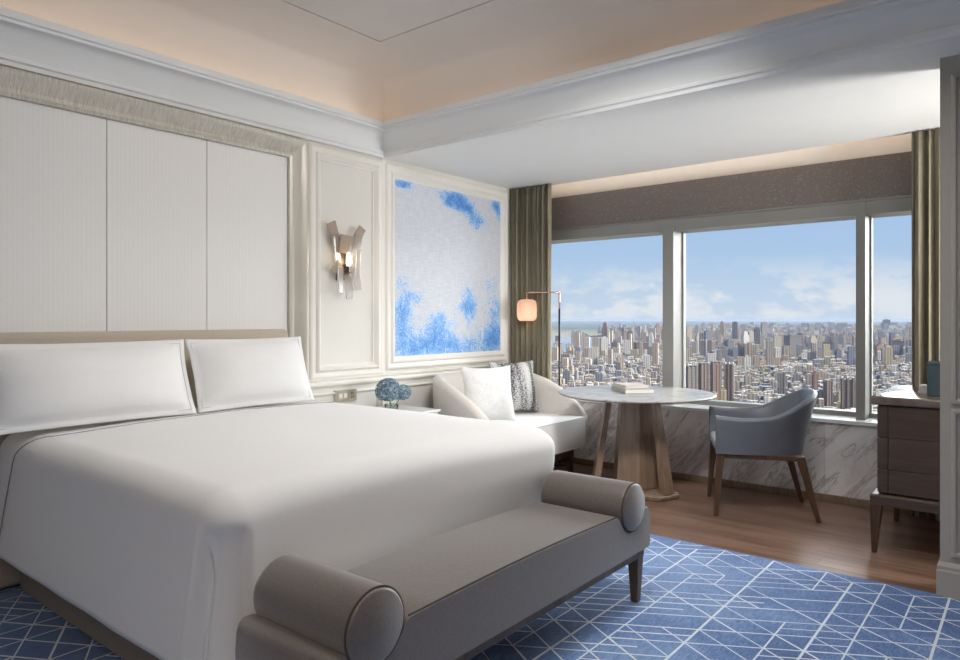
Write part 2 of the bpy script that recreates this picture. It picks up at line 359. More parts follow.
# ------------------------------------------------------------------ THE SETTING
X1, Y0, W = 6.2, -2.6, 5.46
struct('floor', B(-.3, X1 + .2, Y0 - .2, 6.0, -.12, 0), 'floor')
struct('wall_headboard', B(-.3, 0, Y0 - .2, 6.0, 0, 3.6), 'paint')
struct('wall_rear', B(0, X1 + .2, Y0 - .2, Y0, 0, 3.6), 'paint')
struct('wall_side', B(X1, X1 + .2, Y0, 6.0, 0, 3.6), 'paint')
# low wall under the window, faced in marble
struct('wall_window', B(0, X1, W + .03, 5.95, 0, .57), 'paint')
bm = bmesh.new()
for a, b_ in ((0.0, 1.36), (1.362, 2.72), (2.722, 4.4)): box(bm, a, b_, W, W + .03, .055, .572)
struct('trim_1', bm, 'marble')
struct('trim_2', B(0, 4.4, W - .015, W + .03, 0, .055, bev=.004), 'tablewood')
struct('trim_3', B(0, 4.4, W - .02, 5.95, .572, .60, bev=.004), 'silltop')
# wall above window, pocket, soffit
struct('wall_window_head', B(0, X1, 5.60, 5.95, 2.155, 3.6), 'soffit')
bm = bmesh.new(); box(bm, 0, X1, 3.68, 5.40, 2.56, 3.6); box(bm, 0, X1, 5.40, 5.60, 2.70, 3.6)
struct('ceiling_soffit', bm, 'soffit')
struct('wall_window_pier', B(4.2, X1, W, 5.95, .57, 2.7), 'paint')
# main ceiling: coved plaster, then a flat field cut by a shadow gap
zc = 3.15
prof = [(0, 2.80), (0, 2.84)] + [(.42 * (1 - math.cos(a)), 2.84 + (zc - 2.84) * math.sin(a)) for a in [k * PI / 24 for k in range(1, 13)]] + [(.545, zc), (.545, zc + .05), (-.05, zc + .05), (-.05, 2.80)]
bm = bmesh.new()
room = [(0, Y0), (X1, Y0), (X1, 3.68), (0, 3.68)]
sweep(bm, room, prof, True, lambda a, b_, h: (a, b_, h))
box(bm, .555, X1 - .555, Y0 + .555, 3.68 - .555, zc, zc + .05)
struct('ceiling', bm, 'ceil', smooth=True, angle=40)
struct('ceiling_void', B(0, X1, Y0, 3.68, 3.24, 3.6), 'dark')
prof = [(0, 2.555), (.028, 2.555), (.03, 2.575), (.04, 2.583), (.04, 2.60), (.03, 2.605), (.036, 2.635), (.05, 2.665), (.072, 2.70), (.10, 2.728), (.118, 2.735), (.118, 2.75), (.13, 2.755), (.13, 2.79), (.12, 2.795), (.10, 2.795), (.10, 2.76), (0, 2.76)]
bm = bmesh.new(); sweep(bm, room, prof, True, lambda a, b_, h: (a, b_, h))
struct('trim_4', bm, 'cornice', smooth=True, angle=30)
# wall at right that ends in a panelled pilaster (we see its end, facing the room)
px = 3.564
struct('wall_right', B(px, X1, 3.93, 4.10, 0, 2.56), 'greige')
bm = bmesh.new()
mY = lambda a, b_, h: (a, 3.93 - h, b_)
for z0, z1 in ((.21, .885), (.93, 2.46)):
    sweep(bm, [(px + .055, z0), (px + .60, z0), (px + .60, z1), (px + .055, z1)], [(-.012, 0), (-.012, .008), (-.004, .018), (.008, .018), (.014, .006), (.02, .004), (.02, 0)], True, mY)
struct('trim_5', bm, 'greige')
bm = bmesh.new(); sweep(bm, [(X1, 3.93), (px, 3.93), (px, 4.10)], [(0, 0), (.014, 0), (.014, .125), (.010, .135), (.012, .15), (.004, .165), (0, .168)], False, lambda a, b_, h: (a, b_, h), inner=1)
struct('baseboard_right', bm, 'greige')
# headboard wall joinery, mapper for the plane x=0
mX = lambda a, b_, h: (h, a, b_)
bm = bmesh.new()
ysm = [-.10, .477, 1.054, 1.631, 2.208, 2.785]
for a, b_ in zip(ysm, ysm[1:]): box(bm, 0.004, .022, a + .0015, b_ - .0015, .02, 2.402, bev=.003, seg=2)
struct('trim_6', bm, 'wallfabric')
fr = [(0, .02), (0, .045), (.02, .052), (.028, .038), (.05, .034), (.085, .055), (.11, .078), (.132, .082), (.15, .074), (.155, .05), (.155, 0)]
fr = [(-a * .88, h) for a, h in fr]
pf = [(-.115, .02), (2.785, .02), (2.785, 2.40), (-.115, 2.40)]
def frame_piece(name, path, mat):
    bm = bmesh.new(); sweep(bm, path, [(a + (0), h) for a, h in fr], False, mX); return struct(name, bm, mat, smooth=True, angle=35)
# upright (mitred at the top) and the cross piece
def mitre_strip(name, p0, p1, prof, m0, m1, mat, mapper=mX):
    """straight moulding from p0 to p1, inner edge on the line, offset outwards; ends mitred by m0,m1"""
    bm = bmesh.new(); p0 = Vector(p0); p1 = Vector(p1); d = (p1 - p0).normalized(); n_ = Vector((-d.y, d.x))
    rings = []
    L_ = (p1 - p0).length; K = max(1, int(L_ / .3))
    for k in range(K + 1):
        rg = []
        for o_, h in prof:
            a = p0 - d * (o_ * m0); b_ = p1 + d * (o_ * m1); q = a + (b_ - a) * k / K - n_ * o_; rg.append(mapper(q.x, q.y, h))
        rings.append(rg)
    loft(bm, rings); return struct(name, bm, mat, smooth=True, angle=35)
fo = [(-a, h) for a, h in fr]
mitre_strip('trim_7', (2.785, .0), (2.785, 2.40), fo, 0, 1, 'champwood')
mitre_strip('trim_8', (2.785, 2.40), (-.115, 2.40), fo, 1, 1, 'carved_h')
mitre_strip('trim_9', (-.115, 2.40), (-.115, .0), fo, 1, 0, 'champwood')
# sconce panel and mural frame (raised rectangular mouldings) + flat stiles + chair rail
def rect(y0, y1, z0, z1): return [(y0, z0), (y1, z0), (y1, z1), (y0, z1)]
bm = bmesh.new()
pm = [(0, 0), (0, .016), (.008, .026), (.02, .03), (.034, .024), (.05, .022), (.056, .036), (.066, .042), (.076, .034), (.09, .012), (.10, .010), (.10, 0)]
sweep(bm, rect(2.968, 3.655, .895, 2.535), pm, True, mX)
struct('trim_10', bm, 'trimpaint', smooth=True, angle=25)
bm = bmesh.new()
pm2 = [(0, 0), (0, .016), (.008, .026), (.022, .03), (.034, .024), (.05, .022), (.058, .034), (.068, .036), (.085, .02), (.10, .012), (.105, .010), (.105, 0)]
sweep(bm, rect(3.685, 5.25, .925, 2.52), pm2, True, mX)
struct('trim_11', bm, 'trimpaint', smooth=True, angle=25)
bm = bmesh.new(); box(bm, 0, .014, 2.918, 2.966, 0, 2.56); box(bm, 0, .012, 3.655, 3.685, 0, 2.56); box(bm, 0, .012, 5.25, W, 0, 2.56)
struct('trim_12', bm, 'trimpaint')
bm = bmesh.new()
sweep(bm, [(2.94, 0), (5.40, 0)], [(.84, 0), (.84, .02), (.852, .03), (.862, .030), (.868, .022), (.878, .02), (.885, .03), (.895, .032), (.90, .02), (.90, 0)], False, lambda a, b_, h: (h, a, b_))
struct('trim_13', bm, 'trimpaint')
bm = bmesh.new()
for a, b_ in ((2.99, 3.63), (3.71, 5.22)): sweep(bm, rect(a, b_, .17, .80), [(0, 0), (0, .014), (.012, .02), (.022, .010), (.03, 0)], True, mX)
struct('trim_14', bm, 'trimpaint')
struct('baseboard_headboard', B(0, .016, 2.94, W, 0, .12, bev=.004), 'trimpaint')
# windows
gy0, gy1 = 5.55, 5.80
def window(i, x0, x1):
    bm = bmesh.new()
    box(bm, x0, x1, gy0, gy1, 2.065, 2.155); box(bm, x0, x1, 5.70, gy1, .60, .635)
    o = struct('window_%d' % i, bm, 'alu')
    struct('pane', B(x0, x1, 5.755, 5.761, .635, 2.065), 'glass', o)
window(1, .0, 1.447); window(2, 1.535, 2.914); window(3, 2.966, 4.2)
for i, (a, b_) in enumerate(((1.447, 1.535), (2.914, 2.966))):
    bm = bmesh.new(); box(bm, a, b_, gy0, gy1, .60, 2.155); box(bm, a - .004, b_ + .004, gy0 - .008, gy0 + .02, .60, 2.155)
    box(bm, b_ - .01, b_ + .012, 5.735, 5.785, .635, 2.065); box(bm, a - .012, a + .01, 5.735, 5.785, .635, 2.065)
    struct('trim_%d' % (15 + i), bm, 'alu')
# roller blind above the window
t_ = thing('roller_blind', 'dark brown speckled fabric blind rolled up above the windows', 'blind', (0, 0, 0))
link('blind_fabric', B(.02, 4.15, 5.562, 5.598, 2.175, 2.474), 'blind', t_); link('bottom_rail', B(.02, 4.15, 5.556, 5.60, 2.157, 2.175, bev=.003), 'alu', t_)
# ------------------------------------------------------------------ rug with line lattice
def rug():
    bm = bmesh.new()
    rx0, rx1, ry0, ry1 = .02, X1 - .02, Y0 + .02, 3.93
    box(bm, rx0, rx1, ry0, ry1, .0005, .009)
    cell = .152; cw = cell * math.cos(PI / 6); r2 = random.Random(11)
    def P_(i, j): return (rx0 + .03 + i * cw, ry0 + .03 + (j + (i % 2) * .5) * cell)
    def seg(a, b_, hw):
        d = Vector((b_[0] - a[0], b_[1] - a[1])); n_ = Vector((-d.y, d.x)).normalized() * hw
        a = Vector(a); b_ = Vector(b_); vs = [bm.verts.new((*(a - n_), .0105)), bm.verts.new((*(b_ - n_), .0105)), bm.verts.new((*(b_ + n_), .0105)), bm.verts.new((*(a + n_), .0105))]
        f = bm.faces.new(vs); f.material_index = 1
    HB = 1
    ni = int((rx1 - rx0 - .06) / cw); nj = int((ry1 - ry0 - .12) / cell)
    inb = lambda p_: rx0 < p_[0] < rx1 - .01 and ry0 < p_[1] < ry1 - .01
    for i in range(ni + 1):
        run = 0; on = True
        col_on = .78 if i % 3 else .92
        for j in range(nj):
            if run == 0: on = r2.random() < (.74 if i % 3 else .92); run = r2.choice((1, 2, 3, 4))
            run -= 1
            if on and inb(P_(i, j)) and inb(P_(i, j + 1)): seg(P_(i, j), P_(i, j + 1), .0052 if i % 3 == 0 else .0036)
    # the two slanting families, traced as zig-free straight runs with gaps
    for fam, offs in ((0, 0.0), (0, .5), (1, 0.0)):
        for j0 in range(-ni, nj + ni):
            i = 0; y = j0 + offs; run = 0; on = True; thick = .0042
            while i < ni:
                if run == 0: on = r2.random() < (.82 if not offs else .45); run = r2.choice((1, 1, 2, 3)); thick = r2.choice((.003, .0038, .0048))
                run -= 1
                a = (rx0 + .03 + i * cw, ry0 + .03 + y * cell); y2 = y + (.5 if fam == 0 else -.5)
                b_ = (rx0 + .03 + (i + 1) * cw, ry0 + .03 + y2 * cell)
                if on and inb(a) and inb(b_): seg(a, b_, thick)
                y = y2; i += 1
    o = link('rug', bm, ['rug', 'rugline'])
    tag(o, 'blue rug with pale geometric lines covering the floor under the bed', 'rug')
rug()
# ------------------------------------------------------------------ bed
bed = thing('bed', 'large bed with taupe upholstered headboard standing against the panelled wall', 'bed', (1.05, 2.04, 0))
def inv(o): return Matrix.Translation(-Vector(o.location))
def plink(name, bm, mat, par, **k):
    """link a part whose mesh was laid out in world coordinates"""
    bmesh.ops.transform(bm, matrix=par.matrix_basis.inverted() if True else inv(par), verts=bm.verts)
    return link(name, bm, mat, par, **k)
plink('base', B(.105, 1.92, 1.195, 2.88, .012, .27, bev=.012), 'bedbase', bed)
plink('mattress', B(.17, 1.93, 1.20, 2.87, .272, .735, bev=.07, seg=3), 'linen', bed, smooth=True)
plink('headboard', B(.026, .10, .10, 2.748, .03, 1.255, bev=.035, seg=5), 'headboard', bed, smooth=True, angle=50)
def sm(t_): t_ = min(1, max(0, t_)); return t_ * t_ * (3 - 2 * t_)
DX0, DX1, DY0, DY1 = .105, 2.03, 1.10, 2.95
def dtop(x, y):
    return .785 + .022 * math.sin(PI * min(1, max(0, (y - DY0) / (DY1 - DY0)))) + .006 * noise.noise(Vector((x * 2.2, y * 2.2, 0)))
def duvet():
    bm = bmesh.new(); R_ = .11
    # perimeter of the flat top (inset by R), walked counter-clockwise, unit outward normals
    a0, a1, b0, b1 = DX0 + .03, DX1 - R_, DY0 + R_, DY1 - R_
    per = []
    def edge(p_, q, n_, k):
        for i in range(k):
            f = i / k; per.append((p_[0] + (q[0] - p_[0]) * f, p_[1] + (q[1] - p_[1]) * f, n_[0], n_[1]))
    def arc(c_, s, k=10):
        for i in range(k):
            a = s + PI / 2 * i / k; per.append((c_[0], c_[1], math.cos(a), math.sin(a)))
    xs = [a0 + (a1 - a0) * (1 - (1 - i / 90) ** 1.6) for i in range(90)]
    for x in xs: per.append((x, b0, 0, -1))
    arc((a1, b0), -PI / 2, 34); edge((a1, b0), (a1, b1), (1, 0), 60); arc((a1, b1), 0); edge((a1, b1), (a0, b1), (0, 1), 60)
    per.append((a0, b1, -.05, .95)); edge((a0, b1), (a0, b0), (-.05, 0), 50); per.append((a0, b0, -.05, -.95))
    cx, cy = (a0 + a1) / 2, (b0 + b1) / 2; rings = []
    for q in [.04] + [i / 26 for i in range(2, 27)]:
        rings.append([(cx + (p_[0] - cx) * q, cy + (p_[1] - cy) * q, dtop(cx + (p_[0] - cx) * q, cy + (p_[1] - cy) * q)) for p_ in per])
    for k in range(1, 9):
        a = PI / 2 * k / 8; rings.append([(p_[0] + p_[2] * R_ * math.sin(a) + (.05 * math.sin(a) ** 2 * sm((p_[1] - 1.5) / 1.3) if p_[2] > .3 else 0), p_[1] + p_[3] * R_ * math.sin(a), dtop(p_[0], p_[1]) - R_ * .95 * (1 - math.cos(a))) for p_ in per])
    for k in range(1, 23):
        f = k / 22; rg = []
        for p_ in per:
            zt = dtop(p_[0], p_[1]) - R_ * .95; z = zt + (.225 - zt) * f; fl = R_ + .022 * f ** 1.2
            x = p_[0] + p_[2] * fl; y = p_[1] + p_[3] * fl
            s_ = (x * 1.0 if abs(p_[3]) > .7 else y); wv_ = .007 * f * noise.noise(Vector((s_ * 3.2, z * .9, 5 + p_[2] * 3)))
            x += p_[2] * wv_; y += p_[3] * wv_
            if p_[2] > .3: x -= .012 * (1 - math.exp(-((.70 - z) / .12) ** 2)) if z < .70 else 0
            if p_[3] < 0 and z < .70:       # pleat at the near foot corner: the side hangs over the foot panel
                am = sm((.72 - z) / .12); xf = 1.955 - .07 * f
                st = 1 / (1 + math.exp(-(x - xf) / .0055)); lip = math.exp(-((x - xf + .018) / .02) ** 2)
                y += am * abs(p_[3]) * (.040 * st - .008 * lip + .012 * math.exp(-((x - xf - .022) / .016) ** 2))
                x -= .02 * am * p_[2]
            if p_[2] > .3: x += .05 * sm((y - 1.5) / 1.3) * (1 if z > .62 else math.exp(-((z - .62) / .13) ** 2))
            if p_[2] < -.01 and abs(p_[3]) < .5: z = max(z, .752)
            rg.append((x, y, z))
        rings.append(rg)
    rings.append([(x - (x - cx) * .03, y - (y - cy) * .03, z + .004) for x, y, z in rings[-1]])
    vr = loft(bm, rings, cap=False)
    bm.faces.new(vr[0][::-1])
    o = link('duvet', bm, 'linen', smooth=True); sd = o.modifiers.new('thickness', 'SOLIDIFY'); sd.thickness = .022; sd.offset = -1; return tag(o, 'smooth white duvet draped over the bed down to its base', 'duvet')
dv = duvet()
bm = bmesh.new(); pts = []
for k in range(14): z = .24 + (.67 - .24) * k / 13; pts.append((.19 + .14 * k / 13, DY0 - .003 - .022 * (1 - k / 13) , z))
for k in range(1, 8): a = PI / 2 * k / 8; pts.append((.33 + .145 * k / 8, DY0 + .11 - .112 * math.cos(a), dtop(.36, DY0 + .11) - .105 * (1 - math.sin(a)) + .001))
for k in range(30): y = DY0 + .11 + (DY1 - DY0 - .22) * k / 29; x = .475 - .05 * k / 29; pts.append((x, y, dtop(x, y) + .0015))
tube(bm, pts, .0028, 6); link('hem_stitch', bm, 'linenseam', dv)
def pillow_bm(Wd, Hd, T, flange=.035, nx=40, ny=26, seed=0, pinch=.03, wr=.006):
    """pillow lying in local xz, thickness along y"""
    bm = bmesh.new(); grids = []
    for sgn in (1, -1):
        g = []
        for j in range(ny + 1):
            row = []
            for i in range(nx + 1):
                u, v = 2 * i / nx - 1, 2 * j / ny - 1
                fu, fv = 2 * flange / Wd, 2 * flange / Hd
                iu, iv = min(1, abs(u) / (1 - fu)), min(1, abs(v) / (1 - fv))
                h = T / 2 * (max(0, 1 - iu ** 2.6) ** .55) * (max(0, 1 - iv ** 2.6) ** .55)
                x = u * Wd / 2 * (1 - pinch * (1 - v * v) * 0 - pinch * (1 - abs(v) ** 2)); z = v * Hd / 2 * (1 - pinch * 1.2 * (1 - abs(u) ** 2))
                y = sgn * (h + .002) + wr * noise.noise(Vector((u * 2.5 + seed, v * 2.5, seed))) * (1 if h > .003 else .6)
                row.append(bm.verts.new((x, y, z)))
            g.append(row)
        grids.append(g)
        for j in range(ny):
            for i in range(nx): bm.faces.new((g[j][i], g[j][i + 1], g[j + 1][i + 1], g[j + 1][i]))
    a, b_ = grids
    for j in range(ny):
        for i in (0, nx): bm.faces.new((a[j][i], a[j + 1][i], b_[j + 1][i], b_[j][i]))
    for i in range(nx):
        for j in (0, ny): bm.faces.new((a[j][i], a[j][i + 1], b_[j][i + 1], b_[j][i]))
    return bm
def bed_pillow(label, y, Wd, seed, tilt=.34, x=.335, z=1.010, yaw=0.0):
    bm = pillow_bm(Wd, .42, .22, .030, seed=seed, pinch=.03)
    o = link('pillow', bm, 'linen', smooth=True); tag(o, label, 'pillow', 'white pillows on the bed')
    # local x -> world y, local y(thickness) -> world x tilted
    o.matrix_world = Matrix.Translation((x, y, z)) @ Matrix.Rotation(PI / 2 + yaw, 4, 'Z') @ Matrix.Rotation(-tilt, 4, 'X') 
    bm = bmesh.new(); hw, hh = Wd / 2 - .023, .21 - .023; pts = []
    for k in range(20): pts.append((-hw + 2 * hw * k / 20, -hh))
    for k in range(12): pts.append((hw, -hh + 2 * hh * k / 12))
    for k in range(20): pts.append((hw - 2 * hw * k / 20, hh))
    for k in range(12): pts.append((-hw, hh - 2 * hh * k / 12))
    P3 = []
    for a, c_ in pts:
        u, v = a / (Wd / 2), c_ / .21
        P3.append((a * (1 - .03 * (1 - v * v)), -.0045 + .006 * noise.noise(Vector((u * 2.5 + seed, v * 2.5, seed))) , c_ * (1 - .036 * (1 - u * u))))
    tube(bm, P3, .0013, 5, closed=True); link('hem_stitch', bm, 'linenseam2', o)
    return o
bed_pillow('white bed pillow at the left, nearer the camera, propped on the headboard', 1.452, .96, 1)
bed_pillow('white bed pillow farther from the camera, beside the wall lamp panel', 2.325, .765, 5)
# ------------------------------------------------------------------ bench
bn = thing('bench', 'long grey brown upholstered bench with two bolster arms at the foot of the bed', 'bench', (2.31, 2.11, 0))
BX0, BX1 = 2.092, 2.515
by0, by1 = 1.125, 3.02; rr = .108; cz = .478; cA, cB = by0 + .165, by1 - .185
def bench_profile():
    P_ = [(by0 + .012, .255), (by0, .275), (by0 - .004, .34), (by0, .40), (by0 + .008, .425), (by0 + .022, .438)]
    for k in range(0, 9):   # cradle under near bolster
        a = PI * (1.12 + .70 * k / 8); P_.append((cA + (rr + .004) * math.cos(a), cz + (rr + .004) * math.sin(a)))
    P_ += [(cA + rr + .012, .452), (cA + rr + .03, .462)]
    for k in range(1, 10): y = cA + rr + .03 + (cB - cA - 2 * rr - .06) * k / 10; P_.append((y, .462 + .012 * math.sin(PI * k / 10)))
    P_ += [(cB - rr - .03, .462), (cB - rr - .012, .452)]
    for k in range(0, 9): a = PI * (1.18 + .70 * k / 8); P_.append((cB + (rr + .004) * math.cos(a), cz + (rr + .004) * math.sin(a)))
    P_ += [(by1 - .040, .448), (by1 - .02, .444), (by1 - .006, .428), (by1, .40), (by1 + .004, .34), (by1, .275), (by1 - .012, .255)]
    return P_
pr = bench_profile(); cyb = (by0 + by1) / 2
bm = bmesh.new(); rings = []
for x, s in ((BX0, .985), (BX0 + .012, 1), (BX1 - .012, 1), (BX1, .985)):
    rings.append([(x, cyb + (y - cyb) * (1 if s == 1 else .994), .36 + (z - .36) * (1 if s == 1 else .96)) for y, z in pr])
loft(bm, rings); plink('seat', bm, 'bench', bn, smooth=True, angle=45)
for cy_, nm in ((cA, 0), (cB, 1)):
    bm = bmesh.new(); rings = []
    for x, s in ((BX0 - .004, .0), (BX0 - .004, .90), (BX0, .97), (BX0 + .015, 1), (BX1 - .012, 1), (BX1 + .006, .97), (BX1 + .014, .88), (BX1 + .016, 0.0)):
        rings.append([(x, cy_ + max(.001, rr * s) * math.cos(2 * PI * k / 40), cz + max(.001, rr * s) * math.sin(2 * PI * k / 40)) for k in range(40)])
    loft(bm, rings); bo = plink('bolster', bm, 'bench', bn, smooth=True, angle=60)
    bm = bmesh.new(); tube(bm, [(BX1 + .003, cy_ + rr * .99 * math.cos(2 * PI * k / 40), cz + rr * .99 * math.sin(2 * PI * k / 40)) for k in range(40)], .0035, 6, closed=True)
    bmesh.ops.transform(bm, matrix=bn.matrix_basis.inverted(), verts=bm.verts); link('piping', bm, 'piping', bo)
bm = bmesh.new(); tube(bm, [(BX1 - .006, cA + rr + .03 + (cB - cA - 2 * rr - .06) * k / 16, .4605 + .012 * math.sin(PI * k / 16)) for k in range(17)], .0035, 6); plink('piping', bm, 'piping', bn)
plink('rail', B(BX0 + .015, BX1 - .012, by0 + .04, by1 - .04, .222, .256, bev=.004), 'benchwood', bn)
for x in (BX0 + .045, BX1 - .04):
    for y in (by0 + .075, by1 - .075):
        bm = bmesh.new(); taper(bm, (x, y, .0115), (x, y, .24), .034, .036, .056, .06); bevel_all(bm, .004); plink('leg', bm, 'benchwood', bn)
# ------------------------------------------------------------------ U-shaped shells (sofa, tub chair)
def u_shell(path, top, thick, z0, lean, tap=.0, n_in=4):
    """path: list of (x,y,nx,ny) with outward normal; top(t) height; returns bmesh"""
    bm = bmesh.new(); rings = []; n = len(path)
    for i, (x, y, nx, ny) in enumerate(path):
        t_ = i / (n - 1); zt = top(t_); th = thick if not callable(thick) else thick(t_); ring = []
        def pt(off, z):
            f = max(0, (z - z0) / (zt - z0)); o_ = off + lean(t_) * f ** 1.3 - tap * (1 - f); return (x + nx * o_, y + ny * o_, z)
        for k in range(7): ring.append(pt(0, z0 + (zt - th * .5 - z0) * k / 6))
        for k in range(1, 8): a = PI * k / 8; ring.append(pt(-th / 2 + th / 2 * math.cos(a), zt - th * .5 + th * .5 * math.sin(a)))
        for k in range(7): ring.append(pt(-th, zt - th * .5 + (z0 - zt + th * .5) * k / 6))
        rings.append(ring)
    loft(bm, rings); return bm
def u_path(hw, xb, xf, ex=.5, n=64, toe=.0):
    """U open towards +x: from (xf,-hw) round the back xb to (xf,+hw)"""
    pts = []
    for i in range(n + 1):
        a = -PI / 2 - PI * i / n      # from -y side
        c_, s = math.cos(a), math.sin(a)
        x = xf + (xf - xb) * (-abs(c_) ** ex); y = hw * math.copysign(abs(s) ** ex, s)
        y *= 1 - toe * ((x - xb) / (xf - xb)) ** 3
        pts.append((x, y))
    # even spacing
    L_ = [0]
    for p_, q in zip(pts, pts[1:]): L_.append(L_[-1] + math.dist(p_, q))
    out = []; m_ = 72
    for k in range(m_ + 1):
        s = L_[-1] * k / m_; j = min(len(L_) - 2, max(0, next((q for q in range(len(L_) - 1) if L_[q + 1] >= s - 1e-9), 0)))
        f = (s - L_[j]) / max(1e-9, L_[j + 1] - L_[j]); out.append((pts[j][0] + (pts[j + 1][0] - pts[j][0]) * f, pts[j][1] + (pts[j + 1][1] - pts[j][1]) * f))
    res = []
    for k, p_ in enumerate(out):
        a = Vector(out[max(0, k - 1)]); b_ = Vector(out[min(m_, k + 1)]); d = (b_ - a).normalized(); res.append((p_[0], p_[1], d.y, -d.x))
    # outward normal must point away from the middle of the seat
    if res[m_ // 2][2] > 0: res = [(x, y, -a, -b_) for x, y, a, b_ in res]
    return res
def sm(t_): t_ = min(1, max(0, t_)); return t_ * t_ * (3 - 2 * t_)
# sofa: local +x faces the room
sf = thing('sofa', 'small greige sofa with curved back and pale seat below the blue mural', 'sofa', (.06, 4.575, 0))
path = u_path(.685, .0, .82, .55)
def stop(t_): d = min(t_, 1 - t_) * 2; return .50 + .37 * (1 - (1 - min(1, d / .66)) ** 2.1) ** .8
plink_local = lambda name, bm, mat, par, **k: link(name, bm, mat, par, **k)
link('back', u_shell(path, stop, .10, .20, lambda t_: .0, .03), 'sofa', sf, smooth=True, angle=50)
bm = bmesh.new()
def d_shape(hw, x0, x1, z, n=28, ex=.55):
    pts = [(x1, -hw), (x1, hw)]
    r_ = [(x1 - (x1 - x0) * abs(math.cos(a)) ** ex, hw * math.copysign(abs(math.sin(a)) ** ex, math.sin(a)), z) for a in [PI / 2 - PI * k / n for k in range(n + 1)]]
    return r_
def pad(hw, x0, x1, z0, z1, R_=.03, crown=.01, ex=.5):
    bm = bmesh.new(); rings = []; cx = (x0 + x1) / 2
    steps = [(1 - .02, z0)] + [(1, z0 + .01)] + [(1, z1 - R_)] + [(None, a) for a in (PI / 8, PI / 4, 3 * PI / 8, PI / 2)] 
    base = d_shape(hw, x0, x1, 0, ex=ex)
    def rg(ins, z): return [((cx + (x - cx) * (1 - ins / ((x1 - x0) / 2))), y * (1 - ins / hw), z) for x, y, _ in base]
    rings = [rg(.01, z0), rg(0, z0 + .01), rg(0, (z0 + z1) / 2), rg(0, z1 - R_)] + [rg(R_ * (1 - math.cos(a)), z1 - R_ + R_ * math.sin(a)) for a in (PI / 8, PI / 4, 3 * PI / 8, PI / 2)]
    for q in (.8, .6, .4, .2, .03): rings.append([(cx + (x - cx) * q, y * q, z1 + crown * (1 - q * q)) for x, y, _ in rg(R_, z1)])
    loft(bm, rings); return bm
link('seat_cushion', pad(.60, .08, .845, .225, .485, .022, .008, .5), 'sofaseat', sf, smooth=True, angle=50)
bm = bmesh.new(); tube(bm, [(.843, -.575 + 1.15 * k / 12, .477) for k in range(13)], .003, 6); link('piping', bm, 'sofa', sf)
link('plinth', B(.12, .76, -.56, .56, .13, .22, bev=.01), 'darkwood', sf)
for x in (.16, .72):
    for y in (-.52, .52):
        bm = bmesh.new(); taper(bm, (x + (.02 if x > .4 else 0), y * 1.03, .001), (x, y, .14), .035, .035, .055, .055); link('leg', bm, 'darkwood', sf)
def cushion(name, label, S, T, mat, loc, rz, tilt, seed, roll=0):
    o = link(name, pillow_bm(S, S, T, .006, 34, 34, seed, .075, .012), mat, smooth=True)
    o.matrix_world = Matrix.Translation(loc) @ Matrix.Rotation(PI / 2 + rz, 4, 'Z') @ Matrix.Rotation(-tilt, 4, 'X') @ Matrix.Rotation(roll, 4, 'Y')
    return tag(o, label, 'cushion')
cushion('cushion', 'plain off white square cushion in front on the sofa', .45, .17, 'cushwhite', (.54, 4.30, .725), -.40, .20, 3)
cushion('cushion', 'black and white flecked woven cushion on the sofa behind the plain one', .46, .15, 'cushpat', (.34, 4.91, .725), -.42, .22, 9)
# tub chair
ch = thing('armchair', 'blue grey leather tub chair with walnut legs beside the round table', 'chair', (2.405, 4.96, 0), PI + math.radians(25.2))
path = u_path(.29, -.29, .30, .62)
def ctop(t_): d = min(t_, 1 - t_) * 2; return .675 + .165 * sm((d - .40) / .50) - .012 * math.sin(PI * min(1, d / .42))
link('shell', u_shell(path, ctop, lambda t_: .055, .42, lambda t_: .085 * sm(min(t_, 1 - t_) * 2 * 1.2), .01), 'chair', ch, smooth=True, angle=50)
link('seat_cushion', pad(.232, -.23, .295, .422, .495, .025, .012, .6), 'chairseat_lit', ch, smooth=True, angle=50)
bm = bmesh.new(); box(bm, -.25, .285, -.262, .262, .388, .422, bev=.006); link('seat_frame', bm, 'darkwood', ch)
for s in (-1, 1):
    bm = bmesh.new(); taper(bm, (.30, s * .262, .001), (.268, s * .25, .42), .026, .026, .05, .046); bevel_all(bm, .003); link('leg', bm, 'darkwood', ch)
    bm = bmesh.new(); taper(bm, (-.335, s * .262, .001), (-.225, s * .25, .42), .026, .026, .055, .046); bevel_all(bm, .003); link('leg', bm, 'darkwood', ch)
# ------------------------------------------------------------------ round table
tb = thing('round_table', 'round stone topped table on a faceted brown wooden pedestal', 'table', (1.52, 4.88, 0))
bm = bmesh.new(); lathe(bm, [(.0, .728), (.50, .728), (.565, .735), (.588, .746), (.589, .752), (.583, .757), (0, .757)], seg=72); link('tabletop', bm, 'tablestone', tb, smooth=True, angle=30)
def ngon(r, z, n, ph): return [(r * math.cos(ph + 2 * PI * k / n), r * math.sin(ph + 2 * PI * k / n), z) for k in range(n)]
bm = bmesh.new(); loft(bm, [ngon(.155, .05, 6, .12), ngon(.185, .05, 6, .12)][1:] + [ngon(.135, .728, 6, .12)]); link('pedestal', bm, 'tablewood', tb)
bm = bmesh.new(); 
A0 = math.atan2(-.104, .308)
def tri(r, z, c_=.10):
    P_ = []
    for k in range(3):
        a = A0 + 2 * PI * k / 3; t1 = Vector((-math.sin(a), math.cos(a))) * c_; q = Vector((math.cos(a), math.sin(a))) * r
        P_ += [(q.x - t1.x, q.y - t1.y, z), (q.x + t1.x, q.y + t1.y, z)]
    return P_
loft(bm, [tri(.335, .001), tri(.345, .012), tri(.345, .03), tri(.325, .045)]); link('base', bm, 'tablewood', tb)
